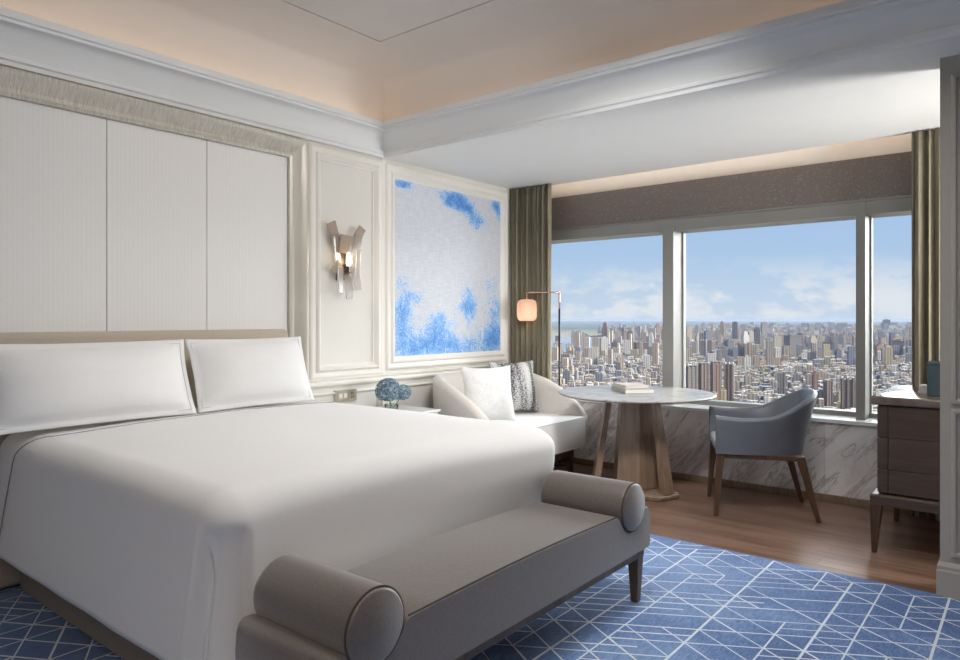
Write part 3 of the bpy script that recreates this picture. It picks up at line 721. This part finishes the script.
for k in range(3):
    a = A0 + 2 * PI * k / 3; bm = bmesh.new()
    taper(bm, (.315 * math.cos(a), .315 * math.sin(a), .042), (.205 * math.cos(a), .205 * math.sin(a), .729), .05, .10, .04, .05, a); bevel_all(bm, .002); link('strut', bm, 'tablewood', tb)
def book(label, x, y, z, w_, d_, h, rz, cover):
    o = thing('book', label, 'book', (x, y, z), rz, 'books on the round table')
    bm = bmesh.new(); box(bm, -w_ / 2, w_ / 2, -d_ / 2, d_ / 2, 0, .003); box(bm, -w_ / 2, w_ / 2, -d_ / 2, d_ / 2, h - .003, h); box(bm, -w_ / 2, -w_ / 2 + .003, -d_ / 2, d_ / 2, .002, h - .002); link('cover', bm, cover, o)
    link('pages', B(-w_ / 2 + .004, w_ / 2 - .005, -d_ / 2 + .004, d_ / 2 - .004, .0035, h - .0035), 'pages', o)
bz = .7575
book('thick grey book lying at the bottom of the pile on the round table', 1.475, 4.92, bz, .23, .33, .034, -.92 + PI / 2 + .15, 'bookgrey')
book('thin dusty pink book lying on top of the grey one', 1.46, 4.935, bz + .0345, .185, .25, .020, -.90 + PI / 2 + .15, 'bookpink')
# ------------------------------------------------------------------ floor lamp
lp = thing('floor_lamp', 'slim floor lamp with rose gold arm and lit pink glass shade behind the sofa', 'lamp', (.545, 5.33, 0))
bm = bmesh.new(); lathe(bm, [(.09, .001), (.09, .012), (.075, .018), (.008, .02)], seg=32); link('base', bm, 'blackmetal', lp, smooth=True, angle=30)
bm = bmesh.new(); tube(bm, [(0, 0, .015), (0, 0, 1.41)], .0095, 12); link('pole', bm, 'blackmetal', lp, smooth=True)
bm = bmesh.new(); tube(bm, [(0, 0, 1.40), (0, 0, 1.56)], .0085, 12); link('pole_tip', bm, 'rosegold', lp, smooth=True)
sx, sy = -.275, -.12
bm = bmesh.new(); tube(bm, [(.008, .003, 1.562), (sx * .5, sy * .5, 1.5635), (sx, sy, 1.565)], .008, 10); tube(bm, [(sx, sy, 1.565), (sx, sy, 1.50)], .005, 8); link('arm', bm, 'rosegold', lp, smooth=True)
sh = []
for r, z in [(.012, 1.502), (.055, 1.498), (.08, 1.485), (.09, 1.46), (.092, 1.40), (.09, 1.34), (.08, 1.315), (.06, 1.302), (.057, 1.304), (.077, 1.319), (.086, 1.342), (.088, 1.40), (.086, 1.458), (.076, 1.481), (.054, 1.493)]:
    sh.append([(sx + r * (1 + .02 * math.cos(16 * 2 * PI * k / 96)) * math.cos(2 * PI * k / 96), sy + r * (1 + .02 * math.cos(16 * 2 * PI * k / 96)) * math.sin(2 * PI * k / 96), z) for k in range(96)])
bm = bmesh.new(); loft(bm, sh); link('lamp_shade', bm, 'lampglass', lp, smooth=True)
bm = bmesh.new(); bmesh.ops.create_icosphere(bm, subdivisions=3, radius=.032, matrix=Matrix.Translation((sx, sy, 1.355))); link('bulb', bm, 'bulb', lp, smooth=True)
l = bpy.data.lights.new('lamp_bulb_light', 'POINT'); l.energy = 2.6; l.color = (1, .90, .80); l.shadow_soft_size = .035
lo = bpy.data.objects.new('lamp_bulb_light', l); C.objects.link(lo); lo.parent = lp; lo.location = (sx, sy, 1.36)
# ------------------------------------------------------------------ curtains
def curtain(label, x0, x1, y, ztop, folds, seed, group='curtains beside the window'):
    bm = bmesh.new(); r3 = random.Random(seed); nx, nz = folds * 14, 26; front = []
    ph = [r3.uniform(-.5, .5) for _ in range(folds + 2)]; am = [r3.uniform(.7, 1.15) for _ in range(folds + 2)]
    for j in range(nz + 1):
        z = .015 + (ztop - .015) * j / nz; row = []
        for i in range(nx + 1):
            f = i / nx * folds; k = int(f); fr_ = f - k; a = am[k] * (1 - fr_) + am[min(k + 1, folds)] * fr_
            s = math.sin(2 * PI * f + .6 * math.sin(PI * f) + ph[0] + .25 * math.sin(z * 1.7 + k * 1.3))
            amp = .045 * a * (1 - .25 * (z / ztop) ** 6)
            row.append((x0 + (x1 - x0) * i / nx + .008 * math.sin(4 * PI * f), y + amp * s, z))
        front.append(row)
    th = .004
    A = [[bm.verts.new(p_) for p_ in r_] for r_ in front]; Bk = [[bm.verts.new((p_[0], p_[1] + th, p_[2])) for p_ in r_] for r_ in front]
    for g in (A, Bk):
        for j in range(nz):
            for i in range(nx): bm.faces.new((g[j][i], g[j][i + 1], g[j + 1][i + 1], g[j + 1][i]))
    for j in range(nz):
        for i in (0, nx): bm.faces.new((A[j][i], A[j + 1][i], Bk[j + 1][i], Bk[j][i]))
    for i in range(nx):
        for j in (0, nz): bm.faces.new((A[j][i], A[j][i + 1], Bk[j][i + 1], Bk[j][i]))
    o = link('curtain', bm, 'curtain', smooth=True); return tag(o, label, 'curtain', group)
curtain('olive taupe curtain gathered at the left of the window behind the sofa', .006, .475, 5.305, 2.556, 8, 3)
curtain('olive taupe curtain gathered at the right of the window behind the cabinet', 3.275, 3.95, 5.355, 2.556, 12, 8)
# ------------------------------------------------------------------ mural
bm = bmesh.new(); my0, my1, mz0, mz1 = 3.788, 5.148, 1.027, 2.418
ny_, nz_ = 68, 70
blobs = [(3.87, 2.39, .13, .045, .85), (4.50, 2.37, .20, .07, .80), (4.64, 2.29, .14, .06, .74), (4.80, 2.19, .14, .07, .74), (4.42, 2.31, .08, .04, .5), (5.08, 2.37, .08, .07, .85), (5.13, 2.27, .05, .06, .5),
         (3.86, 1.38, .12, .20, .62), (4.02, 1.50, .08, .06, .45), (4.68, 1.46, .11, .15, .72), (4.30, 1.25, .16, .15, .50), (5.06, 1.38, .15, .28, .42), (4.0, 1.10, .28, .10, .52), (4.55, 1.08, .35, .09, .48), (5.05, 1.12, .16, .12, .50), (3.85, 1.62, .1, .08, .25), (5.0, 1.66, .2, .08, .2)]
def mural_mask(y, z):
    s = .02 + .20 / (1 + math.exp((z - 1.42) / .09))
    for by, bz_, sy_, sz_, a in blobs: s += a * math.exp(-((y - by) / sy_) ** 2 - ((z - bz_) / sz_) ** 2)
    return s
g = [[bm.verts.new((.012, my0 + (my1 - my0) * i / ny_, mz0 + (mz1 - mz0) * j / nz_)) for i in range(ny_ + 1)] for j in range(nz_ + 1)]
for j in range(nz_):
    for i in range(ny_): bm.faces.new((g[j][i], g[j][i + 1], g[j + 1][i + 1], g[j + 1][i]))
ex_ = bmesh.ops.extrude_face_region(bm, geom=list(bm.faces)); 
for v in [q for q in ex_['geom'] if isinstance(q, bmesh.types.BMVert)]: v.co.x = .004
mu = link('mural', bm, 'mural')
at_ = mu.data.attributes.new('mask', 'FLOAT', 'POINT')
for i, v in enumerate(mu.data.vertices): at_.data[i].value = mural_mask(v.co.y, v.co.z)
tag(mu, 'large framed mural in silver grey with patches of blue on the wall', 'painting')
# ------------------------------------------------------------------ wall sconce
sn_ = thing('wall_sconce', 'lit wall sconce of clear and smoked crystal slabs above the nightstand', 'wall lamp', (.012, 3.262, 1.72))
def slab(cx, cy, cz_, w_, h, th, ang, lean=0, mat='crystal', spin=0):
    bm = B(-th / 2, th / 2, -w_ / 2, w_ / 2, -h / 2, h / 2, bev=.003, seg=1)
    bmesh.ops.transform(bm, matrix=Matrix.Translation((cx, cy, cz_)) @ Matrix.Rotation(spin, 4, 'Z') @ Matrix.Rotation(lean, 4, 'Y') @ Matrix.Rotation(ang, 4, 'X'), verts=bm.verts)
    link('glass_slab', bm, mat, sn_)
bm = B(-.012, .012, -.055, .055, -.12, .10, bev=.006); link('backplate', bm, 'bronze', sn_)
bm = bmesh.new(); tube(bm, [(.01, 0, -.02), (.07, 0, -.02)], .012, 10); tube(bm, [(.07, 0, -.07), (.07, 0, -.02)], .022, 12); link('socket', bm, 'bronze', sn_)
bm = bmesh.new(); lathe(bm, [(.001, -.03), (.014, -.025), (.02, 0), (.018, .055), (.008, .075), (.001, .078)], .07, 0, 16); link('bulb', bm, 'bulb', sn_, smooth=True)
slab(.04, -.105, .19, .075, .20, .014, .42, .12, 'smoked'); slab(.035, -.08, .06, .07, .26, .014, .22, .06, 'crystal', .3)
slab(.06, -.02, .135, .12, .13, .014, -.05, .15, 'smoked'); slab(.05, .10, .20, .07, .16, .014, -.5, .1, 'smoked'); slab(.05, .07, .07, .06, .30, .014, -.20, .08, 'crystal', -.4)
slab(.125, -.035, .03, .035, .20, .012, .03, 0, 'crystal', .7); slab(.125, .04, .0, .035, .20, .012, -.04, 0, 'crystal', -.7)
slab(.06, -.07, -.12, .06, .20, .014, -.10, -.1, 'crystal', .2); slab(.065, .0, -.17, .06, .17, .014, .02, -.1, 'crystal'); slab(.05, .085, -.07, .05, .24, .014, .12, -.06, 'crystal', -.3); slab(.05, -.095, -.03, .05, .10, .014, -.7, 0, 'smoked'); slab(.09, .02, -.12, .035, .16, .012, 0, 0, 'crystal', .5)
l = bpy.data.lights.new('sconce_bulb_light', 'POINT'); l.energy = 1.6; l.color = (1, .74, .5); l.shadow_soft_size = .03
lo = bpy.data.objects.new('sconce_bulb_light', l); C.objects.link(lo); lo.parent = sn_; lo.location = (.075, 0, .02)
# switch plate
ot = thing('switch_plate', 'champagne metal socket and switch plate on the wall beside the bed', 'switch', (0, 3.285, .765))
link('plate', B(.0, .022, -.095, .105, -.042, .042, bev=.003), 'champagne', ot)
for y in (-.05, -.005): link('button', B(.022, .025, y - .016, y + .016, -.016, .016, bev=.001), 'trimpaint', ot)
bm = bmesh.new()
for z in (-.014, .014):
    for y in (.05, .066): box(bm, .0221, .0235, y, y + .005, z - .006, z + .006)
link('socket_slots', bm, 'dark', ot)
# ------------------------------------------------------------------ nightstand, vase, flowers
nsd = thing('nightstand', 'low white nightstand with pale top between the bed and the sofa', 'nightstand', (.29, 3.42, 0))
link('body', B(-.26, .20, -.38, .34, .06, .638, bev=.006), 'trimpaint', nsd); link('plinth', B(-.24, .17, -.34, .30, .0112, .06), 'dark', nsd)
bm = B(-.27, .215, -.39, .355, .638, .656, bev=.004); link('top', bm, 'silltop', nsd)
for z in (.10, .37): link('drawer', B(.20, .214, -.37, .33, z, z + .235, bev=.003), 'trimpaint', nsd)
vz = thing('vase', 'short clear glass vase holding the blue hydrangeas', 'vase', (.27, 3.50, .6565))
bm = bmesh.new(); lathe(bm, [(.0, .0), (.045, .0), (.05, .008), (.05, .045), (.047, .045), (.046, .012), (.0, .010)], seg=28, cap=False); link('vase_body', bm, 'vase', vz, smooth=True, angle=40)
fl = thing('hydrangea_bouquet', 'bunch of dusty blue hydrangea blooms in a glass vase on the nightstand', 'flowers', (.27, 3.50, .6700))
for i, (dx, dy, dz, rad) in enumerate(((0, -.035, .132, .092), (.03, .085, .108, .062), (-.05, .035, .15, .06))):
    r4 = random.Random(i); bm = bmesh.new(); nf = 190 if i == 0 else 110
    for k in range(nf):
        z = 1 - 2 * (k + .5) / nf; ph = k * 2.39996; q = math.sqrt(1 - z * z); nrm = Vector((q * math.cos(ph), q * math.sin(ph), z))
        if z < -.75: continue
        c_ = nrm * rad * r4.uniform(.88, 1.08) * .93 + Vector((dx, dy, dz)); tq = nrm.to_track_quat('Z', 'Y').to_matrix(); ro = r4.uniform(0, PI)
        cv = bm.verts.new(c_ - nrm * .003)
        for p4 in range(4):
            a = ro + p4 * PI / 2; s_ = rad * .155
            a1 = c_ + tq @ Vector((math.cos(a - .6) * s_, math.sin(a - .6) * s_, .003)); a2 = c_ + tq @ Vector((math.cos(a) * s_ * 1.35, math.sin(a) * s_ * 1.35, .001)); a3 = c_ + tq @ Vector((math.cos(a + .6) * s_, math.sin(a + .6) * s_, .003))
            bm.faces.new((cv, bm.verts.new(a1), bm.verts.new(a2), bm.verts.new(a3)))
    bmesh.ops.create_icosphere(bm, subdivisions=2, radius=rad * .86, matrix=Matrix.Translation((dx, dy, dz)))
    link('bloom', bm, 'petal', fl)
    bm = bmesh.new(); tube(bm, [(dx * .2, dy * .2, .002), (dx * .6, dy * .6, dz * .5), (dx, dy, dz)], .003, 6); link('stem', bm, 'green', fl)
# ------------------------------------------------------------------ cabinet at right with drawers
cb = thing('cabinet', 'brown wooden drawer cabinet with dark stone top on tapered legs at the right', 'cabinet', (3.22, 4.43, 0))
cw_, cd_ = .86, .84
link('body', B(.004, cw_, .028, cd_ - .02, .335, .838, bev=.006), 'cabwood', cb)
link('top', B(-.035, cw_ + .03, -.012, cd_, .838, .886, bev=.012, seg=3), 'cabtop', cb, smooth=True, angle=40)
for z0, z1 in ((.345, .474), (.477, .652), (.655, .832)): link('drawer', B(.055, cw_ - .05, .010, .03, z0, z1, bev=.003), 'cabwood', cb)
for z0, z1 in ((.345, .474), (.477, .652), (.655, .832)): link('side_post', B(.0, .053, .010, .05, z0, z1, bev=.004, seg=2), 'cabwood', cb)
link('rail', B(-.035, cw_ + .03, -.012, cd_ - .01, .272, .335, bev=.010), 'cabwood', cb)
for x in (-.01, cw_): 
    for y in (.015, cd_ - .04):
        bm = bmesh.new(); taper(bm, (x - .005, y, .001), (x + .005, y + .005, .275), .026, .026, .062, .06); bevel_all(bm, .004); link('leg', bm, 'darkwood', cb)
bx = thing('tissue_box', 'teal leather box standing on the drawer cabinet', 'box', (3.535, 4.70, .8862))
link('box_body', B(-.095, .12, -.10, .10, 0, .178, bev=.004), 'teal', bx); link('lid_trim', B(-.098, .123, -.103, .103, .178, .19, bev=.003), 'teal', bx)
link('tissue', B(-.03, .05, -.03, .02, .19, .196), 'pages', bx)
pp = thing('note_pad', 'small stack of white paper beside the teal box on the cabinet', 'paper', (3.425, 4.84, .8862))
for k in range(4): link('sheet', B(-.05 + .003 * k, .05, -.05, .05 - .004 * k, k * .0115, k * .0115 + .009), 'pages', pp)
# ------------------------------------------------------------------ THE CITY, far below the window
GZ = -200.0
def gp(u, v):
    d = F_PX * (CZ - GZ) / (v - V0); s = (u - U0) / F_PX * d
    return CX + FW[0] * d + RT[0] * s, CY + FW[1] * d + RT[1] * s, d
class CityMesh:
    def __init__(s): s.v = []; s.f = []; s.uv = []; s.c = []
    def box(s, cx, cy, w_, d_, z0, z1, rot, col):
        c_, n_ = math.cos(rot), math.sin(rot); b0 = len(s.v)
        for z in (z0, z1):
            for x, y in ((-w_ / 2, -d_ / 2), (w_ / 2, -d_ / 2), (w_ / 2, d_ / 2), (-w_ / 2, d_ / 2)): s.v.append((cx + x * c_ - y * n_, cy + x * n_ + y * c_, z))
        per = 0
        for i in range(4):
            j = (i + 1) % 4; L_ = w_ if i % 2 == 0 else d_; s.f.append((b0 + i, b0 + j, b0 + 4 + j, b0 + 4 + i)); s.uv += [(per, 0), (per + L_, 0), (per + L_, z1 - z0), (per, z1 - z0)]; s.c += [col] * 4; per += L_
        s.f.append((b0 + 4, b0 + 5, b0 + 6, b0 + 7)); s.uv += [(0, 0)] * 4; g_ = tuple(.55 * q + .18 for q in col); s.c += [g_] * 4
    def build(s, name, org=(0, 0, 0)):
        me = bpy.data.meshes.new(name); me.from_pydata([(a - org[0], b_ - org[1], c_ - org[2]) for a, b_, c_ in s.v], [], s.f)
        u = me.uv_layers.new(name='UVMap'); u.data.foreach_set('uv', np.array(s.uv, 'f').ravel())
        a = me.color_attributes.new('col', 'FLOAT_COLOR', 'CORNER'); cc = np.ones((len(s.c), 4), 'f'); cc[:, :3] = s.c; a.data.foreach_set('color', cc.ravel())
        me.materials.append(M['city']); o = bpy.data.objects.new(name, me); o.location = org; C.objects.link(o); return o
COLS = {'pale': (.50, .455, .41), 'white': (.66, .64, .62), 'tan': (.42, .33, .25), 'brown': (.21, .15, .12), 'grey': (.29, .27, .26), 'blue': (.20, .215, .25), 'cream': (.52, .45, .35), 'brick': (.30, .19, .15), 'slate': (.12, .12, .14)}
def zone(u):
    return 'left window' if u < 664 else ('middle window' if u < 857 else 'right window')
counts = 0
def tower(u, vt, vb, wpx, colname, style=0, label=None, group=None, rot=None):
    global counts
    x, y, d = gp(u, vb); hh = (vb - vt) / F_PX * d; w_ = wpx / F_PX * d * .85; dd = w_ * rnd.uniform(.5, .9) if style != 2 else w_
    rot = rnd.uniform(.2, .9) if rot is None else rot; kk = rnd.uniform(.85, 1.2); col = tuple(min(1, q * kk * rnd.uniform(.97, 1.03)) for q in COLS[colname])
    m_ = CityMesh(); z1 = GZ + hh
    if style == 0: m_.box(x, y, w_, dd, GZ, z1 - 4, rot, col); m_.box(x, y, w_ * .45, dd * .5, z1 - 4, z1 + 3, rot, col)
    elif style == 1: m_.box(x, y, w_, dd, GZ, GZ + hh * .82, rot, col); m_.box(x, y, w_ * .7, dd * .7, GZ + hh * .82, GZ + hh * .95, rot, col); m_.box(x, y, w_ * .35, dd * .35, GZ + hh * .95, z1, rot, col)
    elif style == 2: m_.box(x, y, w_, w_, GZ, z1 - 6, rot, col); m_.box(x, y, w_ * 1.05, w_ * 1.05, z1 - 6, z1 - 2, rot, tuple(q * .7 for q in col)); m_.box(x, y, w_ * .5, w_ * .5, z1 - 2, z1 + 4, rot, col)
    elif style == 3:   # slab with pale stair cores
        m_.box(x, y, w_, dd, GZ, z1, rot, col); c_, s_ = math.cos(rot), math.sin(rot)
        for q in (-.38, 0, .38): m_.box(x + q * w_ * c_, y + q * w_ * s_, w_ * .12, dd + 3, GZ, z1 + 4, rot, COLS['pale'])
    elif style == 4:   # spire
        m_.box(x, y, w_, w_, GZ, GZ + hh * .55, rot, col); m_.box(x, y, w_ * .6, w_ * .6, GZ + hh * .55, GZ + hh * .8, rot, col); m_.box(x, y, w_ * .25, w_ * .25, GZ + hh * .8, z1, rot, col)
    o = m_.build('tower_block', (x, y, GZ)); counts += 1
    return tag(o, label, 'building', group)
# towers one can pick out by eye
spec = [(605, 322, 348, 6.5, 'brown', 1, 'tall narrow brown tower topping its neighbours, seen through the left window'),
 (583.5, 332, 352, 5, 'pale', 1, 'slim pale tower standing alone by the river, far left of the left window'),
 (604, 337, 357, 9, 'white', 0, 'stout whitish tower just in front of the tall brown one'),
 (618.5, 331, 345, 7.5, 'tan', 0, 'broad tan tower to the right of the tall brown one'),
 (626, 330.5, 345, 5.5, 'pale', 0, 'pale tower close to the right of the broad tan one'),
 (633.5, 319.6, 345, 2.6, 'white', 4, 'needle like white television tower rising over the roofs in the left window'),
 (641, 342, 357, 13, 'brown', 2, 'wide dark brown block with flat roof below the white needle tower'),
 (620, 356, 370, 7.5, 'tan', 0, 'single tan tower among low roofs near the sofa lamp side, left window'),
 (658, 323, 338, 5.5, 'tan', 1, 'high tan tower hard against the left window mullion'),
 (651, 332, 350, 5, 'white', 1, 'white stepped tower near the right edge of the left window'),
 (691, 367, 408, 13, 'grey', 3, 'leftmost slab of the row of striped high rises behind the table'),
 (704, 364.5, 407, 11, 'brown', 3, 'second striped slab from the left in the high rise row'),
 (716, 363, 406, 11, 'brick', 3, 'tallest reddish striped slab in the high rise row'),
 (729, 364, 405, 11, 'brown', 3, 'rightmost striped slab in the high rise row behind the table'),
 (792.5, 335, 356, 14, 'grey', 2, 'large grey brown block towering in the middle of the middle window'),
 (771.5, 342, 358, 10, 'tan', 0, 'golden tan block left of the large grey brown block'),
 (747, 356, 370, 8, 'white', 0, 'lone white block among low roofs in the middle window'),
 (782, 373, 400, 7.5, 'grey', 3, 'lone grey tower rising just left of the chair back'),
 (897.5, 340, 358, 11, 'brown', 2, 'square brown block with pale edge in the right window'),
 (852, 351, 367, 9, 'blue', 0, 'blue glazed low block beside the right mullion of the middle window'),
 (828, 382, 413, 8, 'brick', 3, 'near striped tower directly right of the chair back'),
 (848, 379, 414, 15, 'brown', 3, 'broad dark near tower beside the right mullion base'),
 (886.5, 319.4, 331, 8, 'slate', 0, 'dark twin topped tower on the skyline in the right window'),
 (815, 372, 398, 5.5, 'brick', 0, 'slim brick tower behind the chair back'),
 (735, 322, 345, 6, 'slate', 2, 'dark slate tower reaching the horizon in the middle window'),
 (722, 321, 344, 5, 'tan', 1, 'tan stepped tower reaching the horizon behind the table'),
 (708, 330, 349, 8, 'blue', 0, 'broad bluish block behind the round table'),
 (698, 333, 352, 6, 'pale', 1, 'pale stepped tower left of the broad bluish block'),
 (689, 326, 346, 6, 'cream', 0, 'cream tower next to the left edge of the middle window'),
 (745, 331, 352, 7, 'white', 1, 'white stepped tower right of the dark slate tower'),
 (757, 328, 350, 6, 'slate', 0, 'bluish dark tower right of the middle window centre'),
 (764, 322, 343, 6, 'grey', 0, 'grey tower high on the skyline of the middle window'),
 (729, 340, 360, 8, 'blue', 2, 'squat blue grey block in front of the slate tower'),
 (568, 350.5, 353.5, 11, 'white', 0, 'long low white hall beside the river')]
for s in spec: tower(s[0], s[1], s[2], s[3], s[4], s[5], s[6])
names = list(COLS)
taken = [(s[0], s[2]) for s in spec]
solid = [(*gp(s[0], s[2])[:2], s[3] / F_PX * gp(s[0], s[2])[2] * .62) for s in spec]
def clear(x, y, r): return all((x - a) ** 2 + (y - b_) ** 2 > (r + c_) ** 2 for a, b_, c_ in solid)
recs_ = []
k = 0
while k < 185:
    if rnd.random() < .85: u = rnd.uniform(592, 950)
    else: u = rnd.uniform(556, 600)
    vb = rnd.choice([rnd.uniform(328, 336), rnd.uniform(334, 348), rnd.uniform(340, 362)])
    if u < 600 and vb < 345: continue
    x, y, d = gp(u, vb); hgt = rnd.uniform(60, 125) if vb > 332 else rnd.uniform(70, 145)
    if u > 780: hgt *= .85
    hp = hgt / d * F_PX; wpx = rnd.uniform(26, 46) / d * F_PX
    if any(abs(u - a) < 3 and abs(vb - b_) < 2 for a, b_ in taken): continue
    if not clear(x, y, wpx / F_PX * d * .62): continue
    solid.append((x, y, wpx / F_PX * d * .62)); taken.append((u, vb)); cn_ = rnd.choice(['pale', 'pale', 'white', 'tan', 'brown', 'grey', 'blue', 'cream', 'brick', 'slate', 'grey'])
    rw = 'far' if vb < 334 else ('middle distance' if vb < 346 else 'nearer')
    tt = tower(u, vb - hp, vb, wpx, cn_, rnd.choice((0, 0, 1, 2, 3)), '-', 'city towers beyond the glass')
    recs_.append(((cn_, 'towers in %s rows behind the %s' % (rw, zone(u))), u, tt)); k += 1
ORD = 'leftmost second third fourth fifth sixth seventh eighth ninth tenth eleventh twelfth thirteenth fourteenth fifteenth sixteenth seventeenth eighteenth nineteenth twentieth'.split()
def rank_labels(recs):
    by = {}
    for key, u, o in recs: by.setdefault(key, []).append((u, o))
    for (c_, where), l_ in by.items():
        l_.sort(key=lambda q: q[0])
        for i, (_, o) in enumerate(l_):
            if len(l_) == 1: o['label'] = 'the only %s one of the %s' % (c_, where)
            elif i == 0: o['label'] = 'leftmost of the %s %s' % (c_, where)
            elif i == len(l_) - 1: o['label'] = 'rightmost of the %s %s' % (c_, where)
            elif i <= len(l_) / 2: o['label'] = '%s from left of the %s %s' % (ORD[min(19, i)], c_, where)
            else: o['label'] = '%s from right of the %s %s' % (ORD[min(19, len(l_) - 1 - i)], c_, where)
rank_labels(recs_)
LOWC = [(.66, .61, .55), (.52, .45, .35), (.56, .47, .31), (.40, .36, .32), (.36, .22, .17), (.28, .27, .28), (.70, .68, .65), (.26, .28, .34), (.46, .37, .28), (.16, .20, .10)]
cands = []
rot0 = .35
for ring, (d0, d1, sp_) in enumerate(((900, 2700, 25), (2700, 5000, 40), (5000, 9500, 66), (9500, 15000, 110))):
    n_u = int(.80 * (d0 + d1) / 2 / sp_); nd = int((d1 - d0) / sp_)
    for i in range(nd):
        for j in range(n_u):
            if rnd.random() < .16: continue
            d = d0 + (i + rnd.uniform(.1, .9)) * sp_; s = (-.03 + .86 * (j + rnd.uniform(.1, .9)) / n_u) * d
            blk = math.sin(d / 47) + math.sin(s / 61)
            u = U0 + s / d * F_PX
            vb = V0 + F_PX * (CZ - GZ) / d
            if u < 604 + rnd.uniform(-6, 6) and vb < 353: continue       # river and fields
            if u < 700 and vb < 333 and rnd.random() < .8: continue
            x, y = CX + FW[0] * d + RT[0] * s, CY + FW[1] * d + RT[1] * s
            col = rnd.choice(LOWC[:9] if rnd.random() < .9 else LOWC[9:]); h = rnd.uniform(7, 20) * (1 if ring < 2 else 1.5)
            if h > 12 and col in (LOWC[9], LOWC[4]): col = LOWC[3]
            if rnd.random() < (.08 if ring != 1 else .10): h *= 2.2 if ring != 1 else rnd.uniform(2.5, 6)
            if ring == 2 and rnd.random() < .12: h *= rnd.uniform(1.5, 3.2)
            if ring == 3: h *= rnd.uniform(1, 3.5)
            h = min(h, 140)
            cands.append((d, u, (x, y, sp_ * rnd.uniform(.5, .95), sp_ * rnd.uniform(.3, .6), GZ, GZ + h, rot0 + rnd.choice((0, PI / 2)) + rnd.uniform(-.1, .1), col), h))
vis = sorted([c_ for c_ in cands if 556 < c_[1] < 918 and 200 * F_PX / c_[0] < 96 and 200 * F_PX / c_[0] > 60], key=lambda c_: -c_[3] * c_[2][2] / c_[0] ** 2)
near = []
for c_ in vis:
    if len(near) >= 300 - counts: break
    b_ = c_[2]; r_ = math.hypot(b_[2], b_[3]) * .5
    if clear(b_[0], b_[1], r_): near.append(c_); solid.append((b_[0], b_[1], r_))
recs_ = []
nid = {id(c_) for c_ in near}
CN = ['off white', 'beige', 'yellowish', 'greyish beige', 'brick red', 'grey', 'white', 'bluish', 'tan', 'green']
for c_ in near:
    m_ = CityMesh(); b_ = c_[2]; m_.box(*b_)
    m_.box(b_[0], b_[1], b_[2] * .4, b_[3] * .5, b_[5], b_[5] + 3, b_[6], tuple(.8 * q for q in b_[7]))
    if rnd.random() < .5: m_.box(b_[0] + b_[2] * .25 * math.cos(b_[6]), b_[1] + b_[2] * .25 * math.sin(b_[6]), b_[2] * .2, b_[3] * .3, b_[5], b_[5] + 2, b_[6], (.7, .7, .7))
    o = m_.build('low_building', (b_[0], b_[1], GZ))
    tag(o, '-', 'building', 'low city buildings below the window'); recs_.append(((CN[LOWC.index(b_[7])], '%s low buildings below the %s' % ('nearest' if c_[0] < 1900 else ('near' if c_[0] < 2050 else 'farther'), zone(c_[1]))), c_[1], o))
rank_labels(recs_)
m_ = CityMesh()
sol = np.array(solid)
for c_ in cands:
    b_ = c_[2]
    if id(c_) in nid: continue
    if ((sol[:, 0] - b_[0]) ** 2 + (sol[:, 1] - b_[1]) ** 2 < (sol[:, 2] + math.hypot(b_[2], b_[3]) * .5) ** 2).any(): continue
    m_.box(*b_)
o = m_.build('distant_city_roofs'); o['kind'] = 'stuff'; o['label'] = 'mass of small distant city buildings stretching to the horizon'; o['category'] = 'buildings'
bm = bmesh.new(); vs = [bm.verts.new(q) for q in ((-44000, 410, GZ - .5), (44000, 410, GZ - .5), (44000, 59000, GZ - .5), (-44000, 59000, GZ - .5))]; bm.faces.new(vs)
o = link('city_ground', bm, 'ground'); o['kind'] = 'structure'
bm = bmesh.new(); rv = []
for a, b_ in ((540, 353), (575, 352), (603, 345), (640, 336), (700, 331), (700, 329.5), (640, 333), (600, 337), (570, 337), (540, 338)): x, y, d = gp(a, b_); rv.append(bm.verts.new((x, y, GZ + .5)))
bm.faces.new(rv); bmesh.ops.triangulate(bm, faces=bm.faces); o = link('river', bm, 'water'); o['kind'] = 'stuff'; o['label'] = 'grey blue river at the left edge of the city'; o['category'] = 'river'
# thin haze lying over the city
m, t, b = newmat('city_haze'); t.nodes.remove(b)
vs_ = N(t, 'ShaderNodeVolumeScatter', i_Density=1.7e-5, i_Anisotropy=.0); vs_.inputs['Color'].default_value = (.62, .72, .95, 1)
va_ = N(t, 'ShaderNodeVolumeAbsorption', i_Density=2.6e-5); va_.inputs['Color'].default_value = (.35, .42, .5, 1); ad = N(t, 'ShaderNodeAddShader')
t.links.new(vs_.outputs[0], ad.inputs[0]); t.links.new(va_.outputs[0], ad.inputs[1]); t.links.new(ad.outputs[0], t.nodes['Material Output'].inputs['Volume']); M['haze'] = m
HAZE = True
if HAZE:
    o = link('haze', B(-45000, 45000, 400, 60000, GZ - 2, 22), 'haze'); o['kind'] = 'stuff'; o['label'] = 'thin blue haze over the distant city'; o['category'] = 'haze'
